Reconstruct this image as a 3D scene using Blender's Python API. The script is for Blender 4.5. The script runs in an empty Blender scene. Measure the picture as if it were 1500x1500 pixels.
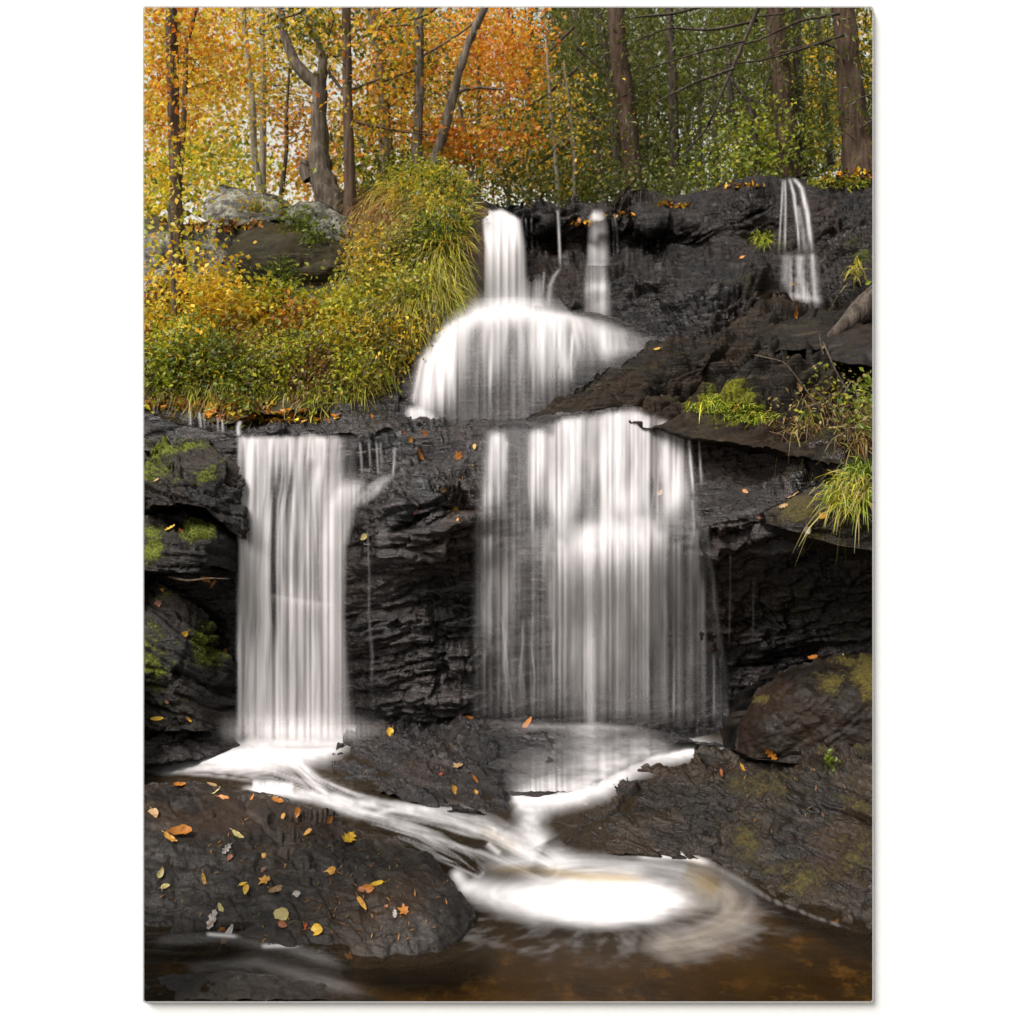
import bpy, math, random
import numpy as np
from mathutils import Vector, Matrix
from mathutils.bvhtree import BVHTree

R = math.radians
rng = np.random.default_rng(7)
random.seed(7)
S = bpy.context.scene
COL = S.collection
CAMZ, F, HX, HY = 2.4, 1429.0, 750.0, 620.0      # eye height, focal length and horizon of the photograph (in its pixels)

def at(px, py, Y):
    px = np.asarray(px, float); py = np.asarray(py, float); Y = np.asarray(Y, float)
    return np.stack(np.broadcast_arrays((px-HX)/F*Y, Y, CAMZ-(py-HY)/F*Y), -1)
def depth_of_z(py, z): return (CAMZ-z)*F/(np.asarray(py, float)-HY)

# ------------------------------------------------------------------ noise
_perm = np.random.default_rng(3).permutation(256); _perm = np.concatenate([_perm, _perm])
_g = np.random.default_rng(4).normal(size=(256, 3)); _g /= np.linalg.norm(_g, axis=1)[:, None]
def perlin(p):
    sh = p.shape[:-1]; p = p.reshape(-1, 3)
    i = np.floor(p).astype(int); f = p-i; i &= 255
    u = f*f*f*(f*(f*6-15)+10)
    out = np.zeros(len(p))
    for dx in (0, 1):
        wx = u[:, 0] if dx else 1-u[:, 0]
        for dy in (0, 1):
            wy = u[:, 1] if dy else 1-u[:, 1]
            for dz in (0, 1):
                wz = u[:, 2] if dz else 1-u[:, 2]
                h = _perm[_perm[_perm[(i[:, 0]+dx) & 255]+((i[:, 1]+dy) & 255)]+((i[:, 2]+dz) & 255)]
                out += wx*wy*wz*((f-np.array([dx, dy, dz]))*_g[h]).sum(1)
    return (out*1.5).reshape(sh)
def fbm(p, o=4, lac=2.03, gain=.5):
    s = 0; a = 1; t = 0
    for k in range(o):
        s = s+a*perlin(p+k*17.3); t += a; a *= gain; p = p*lac
    return s/t
def ridge(p, o=3):
    s = 0; a = 1; t = 0
    for k in range(o):
        s = s+a*(1-2*np.abs(perlin(p+k*9.1))); t += a; a *= .5; p = p*2.1
    return s/t
def n1(x, seed=0., o=2):
    x = np.asarray(x, float)
    return fbm(np.stack([x, np.full_like(x, seed*3.7+.31), np.full_like(x, .77)], -1), o)
def n2(x, y, seed=0., o=3):
    x = np.asarray(x, float); y = np.asarray(y, float)
    return fbm(np.stack([x, y, np.full_like(x, seed*3.7+.31)], -1), o)
def sstep(a, b, x):
    t = np.clip((np.asarray(x, float)-a)/(b-a), 0, 1); return t*t*(3-2*t)

def tps(pts):
    c = np.array([p[:2] for p in pts], float)/100; v = np.array([p[2] for p in pts], float)
    n = len(c)
    def U(r2): return .5*r2*np.log(r2+1e-9)
    K = U(((c[:, None]-c[None])**2).sum(-1))+np.eye(n)*.02
    Pm = np.concatenate([np.ones((n, 1)), c], 1)
    A = np.block([[K, Pm], [Pm.T, np.zeros((3, 3))]])
    w = np.linalg.solve(A, np.concatenate([v, np.zeros(3)]))
    def f(px, py):
        sh = np.broadcast(px, py).shape
        q = np.stack(np.broadcast_arrays(np.asarray(px, float), np.asarray(py, float)), -1).reshape(-1, 2)/100
        out = np.zeros(len(q))
        for s in range(0, len(q), 40000):
            b = q[s:s+40000]
            out[s:s+40000] = U(((b[:, None]-c[None])**2).sum(-1))@w[:n]+w[n]+b@w[n+1:]
        return out.reshape(sh)
    return f

# ------------------------------------------------------------------ objects
def tag(o, label=None, cat=None, group=None, kind=None):
    if label: o['label'] = label
    if cat: o['category'] = cat
    if group: o['group'] = group
    if kind: o['kind'] = kind
    return o
def empty(name, loc, label, cat, group=None):
    o = bpy.data.objects.new(name, None); COL.objects.link(o)
    o.location = Vector(loc); o.empty_display_size = .1
    return tag(o, label, cat, group)
def mk(name, V, Fs, mat, parent=None, smooth=True, attrs=None, cols=None, origin=None):
    """one mesh object; V (n,3) world points, Fs an (m,k) array or list of index lists"""
    V = np.asarray(V, float)
    o0 = np.array(parent.location) if parent is not None else (V.mean(0) if origin is None else np.asarray(origin, float))
    me = bpy.data.meshes.new(name)
    me.vertices.add(len(V)); me.vertices.foreach_set('co', (V-o0).astype(np.float32).ravel())
    if isinstance(Fs, np.ndarray):
        m, k = Fs.shape; idx = Fs.ravel(); st = np.arange(m)*k; tot = np.full(m, k)
    else:
        tot = np.array([len(f) for f in Fs]); st = np.concatenate([[0], np.cumsum(tot)[:-1]]); idx = np.concatenate([np.asarray(f) for f in Fs]); m = len(tot)
    me.loops.add(len(idx)); me.loops.foreach_set('vertex_index', idx.astype(np.int32))
    me.polygons.add(m); me.polygons.foreach_set('loop_start', st.astype(np.int32)); me.polygons.foreach_set('loop_total', tot.astype(np.int32))
    me.update(calc_edges=True); me.validate()
    me.polygons.foreach_set('use_smooth', np.full(len(me.polygons), smooth))
    for k, v in (attrs or {}).items():
        a = me.attributes.new(k, 'FLOAT', 'POINT'); a.data.foreach_set('value', np.asarray(v, np.float32).ravel())
    if cols is not None:
        a = me.attributes.new('tint', 'FLOAT_COLOR', 'POINT')
        a.data.foreach_set('color', np.concatenate([cols, np.ones((len(cols), 1))], 1).astype(np.float32).ravel())
    me.materials.append(mat)
    o = bpy.data.objects.new(name, me); COL.objects.link(o)
    if parent is not None: o.parent = parent
    else: o.location = Vector(o0)
    return o
def gridfaces(nr, nc, off=0):
    a = (np.arange(nr-1)[:, None]*nc+np.arange(nc-1)[None]).ravel()+off
    return np.stack([a, a+nc, a+nc+1, a+1], 1)

# ------------------------------------------------------------------ materials
class NT:
    def __init__(s, name):
        s.m = bpy.data.materials.new(name); s.m.use_nodes = True
        s.t = s.m.node_tree; s.t.nodes.clear(); s.out = s.n('ShaderNodeOutputMaterial')
    def n(s, ty, **k):
        nd = s.t.nodes.new(ty)
        for a, b in k.items(): setattr(nd, a, b)
        return nd
    def l(s, a, b): s.t.links.new(a, b)
    def val(s, sock, v):
        if hasattr(v, 'is_linked'): s.l(v, sock)
        else: sock.default_value = v
    def math(s, op, a, b=0., c=None, clamp=False):
        nd = s.n('ShaderNodeMath', operation=op, use_clamp=clamp)
        s.val(nd.inputs[0], a); s.val(nd.inputs[1], b)
        if c is not None: s.val(nd.inputs[2], c)
        return nd.outputs[0]
    def noise(s, vec, scale, detail=4, rough=.55, dist=0.):
        nd = s.n('ShaderNodeTexNoise'); s.l(vec, nd.inputs['Vector'])
        nd.inputs['Scale'].default_value = scale; nd.inputs['Detail'].default_value = detail
        nd.inputs['Roughness'].default_value = rough; nd.inputs['Distortion'].default_value = dist
        return nd.outputs[0]
    def ramp(s, f, a, b, c0=0., c1=1.):
        nd = s.n('ShaderNodeMapRange', interpolation_type='SMOOTHSTEP'); s.l(f, nd.inputs[0])
        for i, v in enumerate((a, b, c0, c1)): nd.inputs[i+1].default_value = v
        return nd.outputs[0]
    def mix(s, f, a, b):
        nd = s.n('ShaderNodeMix', data_type='RGBA'); s.val(nd.inputs[0], f)
        for i, v in ((6, a), (7, b)):
            if hasattr(v, 'is_linked'): s.l(v, nd.inputs[i])
            else: nd.inputs[i].default_value = (*v, 1)
        return nd.outputs[2]
    def mapv(s, vec, scale=(1, 1, 1), rot=(0, 0, 0)):
        nd = s.n('ShaderNodeMapping'); s.l(vec, nd.inputs[0])
        nd.inputs['Scale'].default_value = scale; nd.inputs['Rotation'].default_value = rot
        return nd.outputs[0]
    def attr(s, name, out='Fac'):
        nd = s.n('ShaderNodeAttribute'); nd.attribute_name = name; return nd.outputs[out]

def rock_mat(name, c1, c2, c3=None, moss=(.075, .085, .008), moss2=(.03, .033, .006), rough=(.22, .55), tilt=0., bump=.5, lichen=0., spec=.5, strat=1.):
    t = NT(name); geo = t.n('ShaderNodeNewGeometry'); P = geo.outputs['Position']
    big = t.noise(P, 2.3, 5, .6); fine = t.noise(P, 22, 6, .65)
    sv = t.mapv(P, (2.2, 2.2, 15), (0, tilt, 0)); strata = t.noise(sv, 1.6, 6, .68, .5)
    c = t.mix(t.ramp(big, .35, .68), c1, c2)
    c = t.mix(t.math('MULTIPLY', t.ramp(strata, .5, .72), .75), c, c3 or tuple(x*2.1 for x in c2))
    c = t.mix(t.math('MULTIPLY', t.ramp(fine, .55, .75), .45), c, tuple(x*.35 for x in c1))
    if not lichen:
        c = t.mix(t.math('MULTIPLY', t.ramp(t.noise(P, 1.1, 5, .65, .6), .46, .64), .42), c, tuple(a*b for a, b in zip(c2, (2.1, 1.35, .75))))
    if lichen:
        l1 = t.noise(P, 7, 6, .7); l2 = t.noise(P, 30, 3, .6)
        m = t.math('MULTIPLY', t.ramp(l1, .45, .6), t.ramp(l2, .3, .55))
        c = t.mix(t.math('MULTIPLY', m, lichen), c, (.36, .35, .27))
    sep = t.n('ShaderNodeSeparateXYZ'); t.l(geo.outputs['Normal'], sep.inputs[0])
    mn = t.math('ADD', t.math('MULTIPLY', t.noise(P, 9, 6, .7), .6), t.math('MULTIPLY', t.noise(P, 38, 4, .7), .4))
    mf = t.math('ADD', t.math('MULTIPLY', t.attr('moss'), 1.25), t.math('MULTIPLY', t.math('SUBTRACT', mn, .5), 2.6))
    mf = t.math('ADD', mf, t.math('MULTIPLY', sep.outputs[2], .22))
    mf = t.ramp(mf, .42, .85)
    mt = t.noise(P, 60, 4, .7)
    mc = t.mix(t.ramp(mt, .35, .65), moss2, moss)
    c = t.mix(mf, c, mc)
    b = t.n('ShaderNodeBsdfPrincipled'); t.l(c, b.inputs['Base Color'])
    rr = t.ramp(t.noise(P, 12, 5, .7), .35, .65, rough[0], rough[1])
    mx = t.n('ShaderNodeMix', data_type='FLOAT'); t.l(mf, mx.inputs[0]); t.l(rr, mx.inputs[2]); mx.inputs[3].default_value = .9
    t.l(mx.outputs[0], b.inputs['Roughness']); b.inputs['Specular IOR Level'].default_value = spec
    h = t.math('ADD', t.math('MULTIPLY', strata, .65*strat), t.math('ADD', t.math('MULTIPLY', fine, .3), t.math('MULTIPLY', t.math('MULTIPLY', mt, mf), .5)))
    h = t.math('ADD', h, t.math('MULTIPLY', t.noise(P, 70, 4, .6), .12))
    bp = t.n('ShaderNodeBump'); bp.inputs['Strength'].default_value = bump; bp.inputs['Distance'].default_value = .07
    t.l(h, bp.inputs['Height']); t.l(bp.outputs[0], b.inputs['Normal']); t.l(b.outputs[0], t.out.inputs[0])
    return t.m

def leaf_mat(name, trans=.45, gloss=.03):
    t = NT(name); c = t.attr('tint', 'Color')
    d = t.n('ShaderNodeBsdfDiffuse'); t.l(c, d.inputs[0])
    tr = t.n('ShaderNodeBsdfTranslucent'); t.l(c, tr.inputs[0])
    m = t.n('ShaderNodeMixShader'); m.inputs[0].default_value = trans; t.l(d.outputs[0], m.inputs[1]); t.l(tr.outputs[0], m.inputs[2])
    g = t.n('ShaderNodeBsdfGlossy'); g.inputs['Roughness'].default_value = .45
    m2 = t.n('ShaderNodeMixShader'); m2.inputs[0].default_value = gloss; t.l(m.outputs[0], m2.inputs[1]); t.l(g.outputs[0], m2.inputs[2])
    t.l(m2.outputs[0], t.out.inputs[0]); return t.m

def fallen_mat(name, c, c2):
    c = tuple(x*.8 for x in c); c2 = tuple(x*.62 for x in c2); t = NT(name); tc = t.n('ShaderNodeTexCoord'); P = tc.outputs['Object']
    n = t.noise(P, 45, 4, .6); n2_ = t.noise(P, 160, 3, .6)
    col = t.mix(t.ramp(n, .4, .7), c, c2); col = t.mix(t.math('MULTIPLY', t.ramp(n2_, .6, .75), .5), col, tuple(x*.4 for x in c2))
    b = t.n('ShaderNodeBsdfPrincipled'); t.l(col, b.inputs['Base Color']); b.inputs['Roughness'].default_value = .5
    bp = t.n('ShaderNodeBump'); bp.inputs['Strength'].default_value = .3; bp.inputs['Distance'].default_value = .004
    t.l(n2_, bp.inputs['Height']); t.l(bp.outputs[0], b.inputs['Normal']); t.l(b.outputs[0], t.out.inputs[0]); return t.m

def bark_mat(name, c1, c2, moss=.0, sc=1.):
    t = NT(name); tc = t.n('ShaderNodeNewGeometry'); P = tc.outputs['Position']
    v = t.mapv(P, (26*sc, 26*sc, 3.4*sc)); n = t.noise(v, 1, 6, .65, .4); n_ = t.noise(P, 3, 3)
    c = t.mix(t.ramp(n, .38, .66), c1, c2)
    c = t.mix(t.math('MULTIPLY', t.ramp(n_, .5, .7), max(moss, .15)), c, (.14, .13, .09) if moss < .2 else (.08, .085, .02))
    b = t.n('ShaderNodeBsdfPrincipled'); t.l(c, b.inputs['Base Color']); b.inputs['Roughness'].default_value = .9; b.inputs['Specular IOR Level'].default_value = .15
    bp = t.n('ShaderNodeBump'); bp.inputs['Strength'].default_value = .8; bp.inputs['Distance'].default_value = .04
    t.l(n, bp.inputs['Height']); t.l(bp.outputs[0], b.inputs['Normal']); t.l(b.outputs[0], t.out.inputs[0]); return t.m

def veil_mat(name, c=(.83, .795, .79)):
    t = NT(name)
    d = t.n('ShaderNodeBsdfDiffuse'); d.inputs[0].default_value = (*c, 1)
    tr = t.n('ShaderNodeBsdfTranslucent'); tr.inputs[0].default_value = (*c, 1)
    m = t.n('ShaderNodeMixShader'); m.inputs[0].default_value = .3; t.l(d.outputs[0], m.inputs[1]); t.l(tr.outputs[0], m.inputs[2])
    tp = t.n('ShaderNodeBsdfTransparent')
    m2 = t.n('ShaderNodeMixShader'); t.l(t.math('MULTIPLY', t.attr('cover'), .93), m2.inputs[0]); t.l(tp.outputs[0], m2.inputs[1]); t.l(m.outputs[0], m2.inputs[2])
    t.l(m2.outputs[0], t.out.inputs[0]); return t.m

def water_mat(name):
    t = NT(name); geo = t.n('ShaderNodeNewGeometry'); P = geo.outputs['Position']
    tp = t.n('ShaderNodeBsdfTransparent'); tp.inputs[0].default_value = (.72, .60, .42, 1)
    body = t.n('ShaderNodeBsdfDiffuse'); body.inputs[0].default_value = (.035, .024, .014, 1)
    mb = t.n('ShaderNodeMixShader'); t.l(t.attr('murk'), mb.inputs[0]); t.l(tp.outputs[0], mb.inputs[1]); t.l(body.outputs[0], mb.inputs[2])
    g = t.n('ShaderNodeBsdfGlossy'); g.inputs['Roughness'].default_value = .16
    bp = t.n('ShaderNodeBump'); bp.inputs['Strength'].default_value = .18; bp.inputs['Distance'].default_value = .05
    t.l(t.noise(t.mapv(P, (1.2, 5, 3)), 3, 3, .5, .6), bp.inputs['Height'])
    fr = t.n('ShaderNodeFresnel'); fr.inputs[0].default_value = 1.33; t.l(bp.outputs[0], fr.inputs[1]); t.l(bp.outputs[0], g.inputs['Normal'])
    m = t.n('ShaderNodeMixShader'); t.l(fr.outputs[0], m.inputs[0]); t.l(mb.outputs[0], m.inputs[1]); t.l(g.outputs[0], m.inputs[2])
    fo = t.n('ShaderNodeBsdfDiffuse')
    t.l(t.mix(t.attr('amber'), (.76, .73, .72), (.46, .35, .20)), fo.inputs[0])
    m2 = t.n('ShaderNodeMixShader'); t.l(t.attr('cover'), m2.inputs[0]); t.l(m.outputs[0], m2.inputs[1]); t.l(fo.outputs[0], m2.inputs[2])
    t.l(m2.outputs[0], t.out.inputs[0]); return t.m

def plain_mat(name, c, rough=.8):
    t = NT(name); b = t.n('ShaderNodeBsdfPrincipled'); geo = t.n('ShaderNodeNewGeometry')
    n = t.noise(geo.outputs['Position'], 40, 4)
    t.l(t.mix(t.ramp(n, .3, .7), tuple(x*.97 for x in c), c), b.inputs['Base Color'])
    b.inputs['Roughness'].default_value = rough; b.inputs['Specular IOR Level'].default_value = .2
    t.l(b.outputs[0], t.out.inputs[0]); return t.m

def soil_mat(name, cs, scale=20, bump=.6, rough=.9):
    t = NT(name); geo = t.n('ShaderNodeNewGeometry'); P = geo.outputs['Position']
    c = t.mix(t.ramp(t.noise(P, 2.2, 5), .35, .65), cs[0], cs[1]); c = t.mix(t.ramp(t.noise(P, scale, 5, .7), .5, .7), c, cs[2])
    b = t.n('ShaderNodeBsdfPrincipled'); t.l(c, b.inputs['Base Color']); b.inputs['Roughness'].default_value = rough; b.inputs['Specular IOR Level'].default_value = .2
    bp = t.n('ShaderNodeBump'); bp.inputs['Strength'].default_value = bump; bp.inputs['Distance'].default_value = .05
    t.l(t.noise(P, scale*1.5, 5, .7), bp.inputs['Height']); t.l(bp.outputs[0], b.inputs['Normal']); t.l(b.outputs[0], t.out.inputs[0]); return t.m

M_CLIFF = rock_mat('wet_black_rock', (.0050, .0037, .0032), (.017, .0128, .0112), (.075, .060, .057), rough=(.08, .34), tilt=R(8), bump=.75, spec=.5)
M_UPPER = rock_mat('upper_black_rock', (.0042, .0031, .0025), (.0115, .0084, .0068), (.050, .036, .029), rough=(.14, .45), tilt=R(18), bump=.9, spec=.3)
M_SLAB = rock_mat('foreground_slab_rock', (.0125, .0098, .008), (.025, .0205, .0168), (.07, .06, .052), rough=(.3, .62), bump=.5, strat=.5, spec=0.25)
M_WETROCK = rock_mat('wet_pitted_rock', (.0065, .005, .0043), (.018, .0138, .0128), (.065, .054, .054), rough=(.10, .34), bump=1., tilt=R(20), spec=.8)
M_MOSSROCK = rock_mat('mossy_brown_rock', (.0075, .0053, .0035), (.022, .0160, .0100), (.07, .053, .037), moss=(.085, .064, .010), moss2=(.024, .018, .005), rough=(.16, .5), bump=.8, tilt=R(-15), spec=.45)
M_GREENROCK = rock_mat('green_mossy_rock', (.007, .0062, .0055), (.017, .0145, .012), (.050, .042, .038), moss=(.17, .19, .012), moss2=(.03, .038, .006), rough=(.2, .6), bump=.8, tilt=R(-22), spec=0.3)
M_BROWN = rock_mat('dark_brown_rock', (.0055, .0035, .002), (.0125, .0080, .0045), (.026, .0172, .0105), moss=(.10, .075, .01), moss2=(.03, .024, .006), rough=(.4, .75), bump=.5, strat=.5, spec=.25)
M_DIAG = rock_mat('tilted_slab_rock', (.0065, .0048, .003), (.0165, .0120, .0070), (.060, .045, .026), moss=(.20, .20, .012), moss2=(.05, .05, .006), rough=(.3, .65), bump=.9, tilt=R(22), spec=.18)
M_GREY = rock_mat('lichen_grey_rock', (.05, .045, .036), (.13, .12, .10), (.22, .21, .185), moss=(.14, .14, .012), moss2=(.04, .04, .01), rough=(.7, .95), bump=.9, lichen=.8, tilt=R(-35), spec=.2)
M_OLIVE = rock_mat('olive_boulder_rock', (.022, .018, .008), (.045, .037, .017), (.085, .075, .045), moss=(.10, .09, .012), moss2=(.04, .036, .01), rough=(.6, .9), bump=.7, spec=.2)
M_PILLAR = rock_mat('brown_pillar_stone', (.05, .034, .022), (.08, .057, .04), (.13, .095, .065), moss=(.2, .2, .01), moss2=(.08, .09, .01), rough=(.4, .7), bump=.5, tilt=R(88))
M_LEAF = leaf_mat('autumn_leaf', .5); M_NEEDLE = leaf_mat('evergreen_needle', .3); M_GRASS = leaf_mat('grass_blade', .35)
M_LITTER = leaf_mat('leaf_litter_brown', .1)
M_VEIL = veil_mat('falling_water'); M_WATER = water_mat('stream_water')
M_BANK = soil_mat('bank_soil', ((.035, .028, .014), (.06, .05, .018), (.09, .075, .02)))
M_FLOOR = soil_mat('forest_floor', ((.05, .035, .016), (.09, .055, .02), (.14, .08, .025)))
M_BED = soil_mat('pool_bed', ((.05, .035, .016), (.12, .078, .027), (.27, .17, .055)), 6, .3, .6)
M_WALL = plain_mat('white_wall_paint', (.82, .82, .82)); M_EDGE = plain_mat('pale_canvas_edge', (.4, .4, .4))
M_BARK_D = bark_mat('dark_bark', (.028, .021, .016), (.085, .066, .05)); M_BARK_G = bark_mat('grey_bark', (.07, .055, .042), (.19, .155, .12))
M_BARK_P = bark_mat('pale_bark', (.16, .135, .10), (.33, .29, .22)); M_BARK_B = bark_mat('brown_bark', (.055, .036, .024), (.14, .095, .066))
M_BARK_R = bark_mat('reddish_big_bark', (.035, .021, .014), (.085, .054, .037), sc=.8)
M_LOG = bark_mat('weathered_log', (.03, .023, .018), (.095, .074, .06))

# ------------------------------------------------------------------ rock reliefs
def strata(p, tilt, freq, warp=.35):
    s = p[..., 2]*math.cos(tilt)-p[..., 0]*math.sin(tilt)+.18*p[..., 1]
    s = s*freq+warp*fbm(p*np.array([1.1, 1.1, 2.2]), 3)*freq*.6
    f = s-np.floor(s); k = np.floor(s)
    amp = .55+.9*np.abs(np.sin(k*12.9898)*43758.5453 % 1)
    return amp*(f**.6-.5*sstep(.85, 1, f)-.35)
def hsh(k, m): v = np.sin(k*127.1+m*311.7+.5)*43758.5453; return v-np.floor(v)
def blocks(p, tilt, freq, seed, lat=.33):
    """broken beds: every bed and every block along it stands out by its own amount, with cracks between"""
    ct, sn = math.cos(tilt), math.sin(tilt); a = fbm(p*1.1+seed, 3); b = fbm(p*4.2+seed, 2)
    u = p[..., 2]*ct-p[..., 0]*sn+.22*p[..., 1]; v = p[..., 0]*ct+p[..., 2]*sn+.6*p[..., 1]
    q = u*freq+(.55*a+.16*b)*max(1, freq*.2); k = np.floor(q); f = q-k
    l = v*freq*lat+hsh(k, seed)*7+.5*b+.4*a; m = np.floor(l); g = l-m
    h = hsh(k, m+seed)
    face = (hsh(k+9, m)-.5)*(g-.5)*1.1+(hsh(k, m+5)-.35)*(f-.5)*.9
    ef = np.minimum(f, 1-f); eg = np.minimum(g, 1-g)*3
    return (h-.5)+face-.55*np.exp(-(ef/.09)**2)*(.4+hsh(k, 3.))-.45*np.exp(-(eg/.11)**2)*hsh(m, k+2)
SOLID = []           # (verts, faces) of the rocks, for standing plants and leaves on them
def relief(name, top, bot, ctrl, mat, step=3., amp=.05, tilt=.1, freq=5., st=.05, fine=.012, back=.5, moss=None, smooth=True,
           label=None, cat=None, group=None, kind=None, jag=3., big=1.6, seed=0, calm=None, lat=.33):
    top = np.array(top, float); bot = np.array(bot, float)
    x0, x1 = max(top[0, 0], bot[0, 0]), min(top[-1, 0], bot[-1, 0])
    nc = int((x1-x0)/step)+2; xs = np.linspace(x0, x1, nc)
    t = np.interp(xs, top[:, 0], top[:, 1]); b = np.maximum(np.interp(xs, bot[:, 0], bot[:, 1]), t+1)
    t = t+jag*n1(xs/23, seed+1, 3)*1.6
    nr = int((b-t).max()/step)+2
    v = np.linspace(0, 1, nr)[:, None]
    py = t+(b-t)*v; px = np.broadcast_to(xs, py.shape)
    pts = [(c[0], c[1], c[2] if len(c) == 3 else float(depth_of_z(c[1], c[3]))) for c in ctrl]
    fY = tps(pts); P = at(px, py, fY(px, py))
    du = np.gradient(P, axis=1); dv = np.gradient(P, axis=0)
    N = np.cross(dv, du); N /= np.linalg.norm(N, axis=-1)[..., None]+1e-9
    N = np.where((N[..., 1] > 0)[..., None], -N, N)
    q = P+seed*5.1
    mod = .45+1.1*sstep(-.45, .45, perlin(q*1.2+4))
    d = amp*fbm(q*big, 4)*1.5+st*mod*(1.0*blocks(q, tilt, freq*.75, 1, lat)+.55*blocks(q+3, tilt+.12, freq*1.9, 2, lat)+.3*blocks(q+7, tilt-.1, freq*4.2, 3, lat))+amp*.35*ridge(q*big*2.3, 3)+fine*(1.1*fbm(q*14, 3)+.6*ridge(q*9, 2))
    if calm: d = d*calm(px, py)
    D = P+N*d[..., None]
    m = moss(px, py) if moss else np.zeros(px.shape)
    # the rim runs back into the hill, so that the rock has thickness from the side
    ring = np.concatenate([np.arange(nc), np.arange(1, nr)*nc+nc-1, (nr-1)*nc+np.arange(nc-2, -1, -1), np.arange(nr-2, 0, -1)*nc])
    V = D.reshape(-1, 3); rv = V[ring].copy()
    rv[:, 2] -= (CAMZ-rv[:, 2])/-rv[:, 1]*-back+.06*back+.0
    rv[:, 1] += back
    nV = len(V); k = len(ring); j = np.arange(k); j2 = (j+1) % k
    side = np.stack([ring[j], nV+j, nV+j2, ring[j2]], 1)
    V2 = np.concatenate([V, rv]); Fa = np.concatenate([gridfaces(nr, nc), side])
    mm = np.concatenate([m.ravel(), np.zeros(k)])
    o = mk(name, V2, Fa, mat, smooth=smooth, attrs={'moss': mm})
    tag(o, label, cat, group, kind)
    SOLID.append((V2, Fa)); o_f = fY
    return o, fY
def blob(*bs):
    """moss patches: (px, py, rx, ry, amount)"""
    def f(px, py):
        s = np.zeros(px.shape)
        for cx, cy, rx, ry, a in bs: s = np.maximum(s, a*np.exp(-(((px-cx)/rx)**2+((py-cy)/ry)**2)))
        return s
    return f

# bedrock face behind the two lower falls
_, fMID = relief('cliff', [(190, 600), (340, 640), (420, 638), (520, 636), (560, 628), (640, 622), (700, 618), (760, 615), (820, 606), (880, 599), (925, 592), (960, 603), (1000, 616), (1040, 622), (1100, 622), (1200, 630), (1310, 640)],
    [(190, 1110), (1310, 1115)],
    [(190, 620, 7.4), (190, 850, 7.1), (190, 1100, 7.0), (345, 645, 7.15), (345, 850, 7.2), (345, 1080, 7.15), (430, 645, 7.1), (430, 750, 7.25), (430, 900, 7.25), (430, 1080, 7.15),
     (510, 645, 7.1), (515, 720, 6.98), (505, 800, 7.05), (520, 1060, 7.1), (560, 640, 7.2), (570, 720, 6.8), (560, 800, 6.72), (570, 900, 6.85), (570, 1050, 6.95),
     (630, 625, 7.35), (630, 690, 6.85), (640, 735, 6.6), (640, 765, 6.62), (640, 850, 6.75), (640, 930, 6.8), (640, 1060, 6.9),
     (710, 625, 7.3), (720, 700, 6.85), (720, 745, 6.68), (720, 810, 6.7), (720, 830, 6.78), (720, 1060, 6.9),
     (800, 612, 7.3), (800, 700, 6.95), (800, 765, 6.75), (800, 815, 6.62), (800, 900, 6.72), (800, 1060, 6.85), (880, 604, 7.25), (880, 690, 6.98), (880, 750, 6.85), (880, 790, 6.62), (880, 900, 6.7), (880, 1060, 6.85),
     (960, 612, 7.2), (960, 740, 6.9), (960, 790, 6.65), (960, 900, 6.7), (960, 1060, 6.85), (1030, 628, 7.15), (1030, 720, 6.85), (1040, 770, 6.62), (1050, 830, 6.85), (1050, 1060, 6.9),
     (1120, 630, 6.95), (1120, 700, 6.85), (1130, 755, 6.45), (1130, 800, 6.6), (1130, 860, 7.05), (1120, 1000, 7.05), (1120, 1090, 6.9), (1230, 640, 6.8), (1230, 760, 6.45), (1230, 850, 6.9), (1230, 1090, 6.8), (1310, 640, 6.7), (1310, 760, 6.3), (1310, 900, 6.8), (1310, 1100, 6.6)],
    M_CLIFF, 2.4, amp=.08, tilt=R(6), freq=4.5, st=.12, fine=.022, lat=.22, kind='structure', back=.9,
    calm=lambda px, py: 1-.62*sstep(690, 730, px)*(1-sstep(1000, 1050, px))-.5*(1-sstep(470, 520, px)),
    moss=blob((1150, 880, 70, 35, .45), (1250, 890, 50, 60, .4), (1160, 700, 60, 25, .3), (600, 680, 14, 8, .3)))
# thin dark shelf running behind the lip of the left fall
_, fSH = relief('cliff', [(190, 568), (230, 576), (280, 592), (330, 604), (400, 606), (470, 598), (520, 585), (560, 580), (610, 595), (650, 615)],
    [(190, 640), (340, 650), (480, 648), (600, 640), (650, 636)],
    [(190, 575, 8.2), (190, 600, 7.75), (190, 640, 7.7), (280, 595, 8.0), (280, 612, 7.65), (280, 645, 7.65), (400, 610, 8.0), (400, 628, 7.5), (400, 648, 7.6), (500, 596, 8.1), (500, 620, 7.55), (500, 648, 7.5), (560, 588, 8.2), (570, 610, 7.7), (570, 640, 7.4), (640, 615, 8.0), (640, 636, 7.5)],
    M_CLIFF, 2.2, amp=.04, tilt=R(4), freq=9, st=.07, kind='structure', back=.6, jag=4, seed=1)
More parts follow.
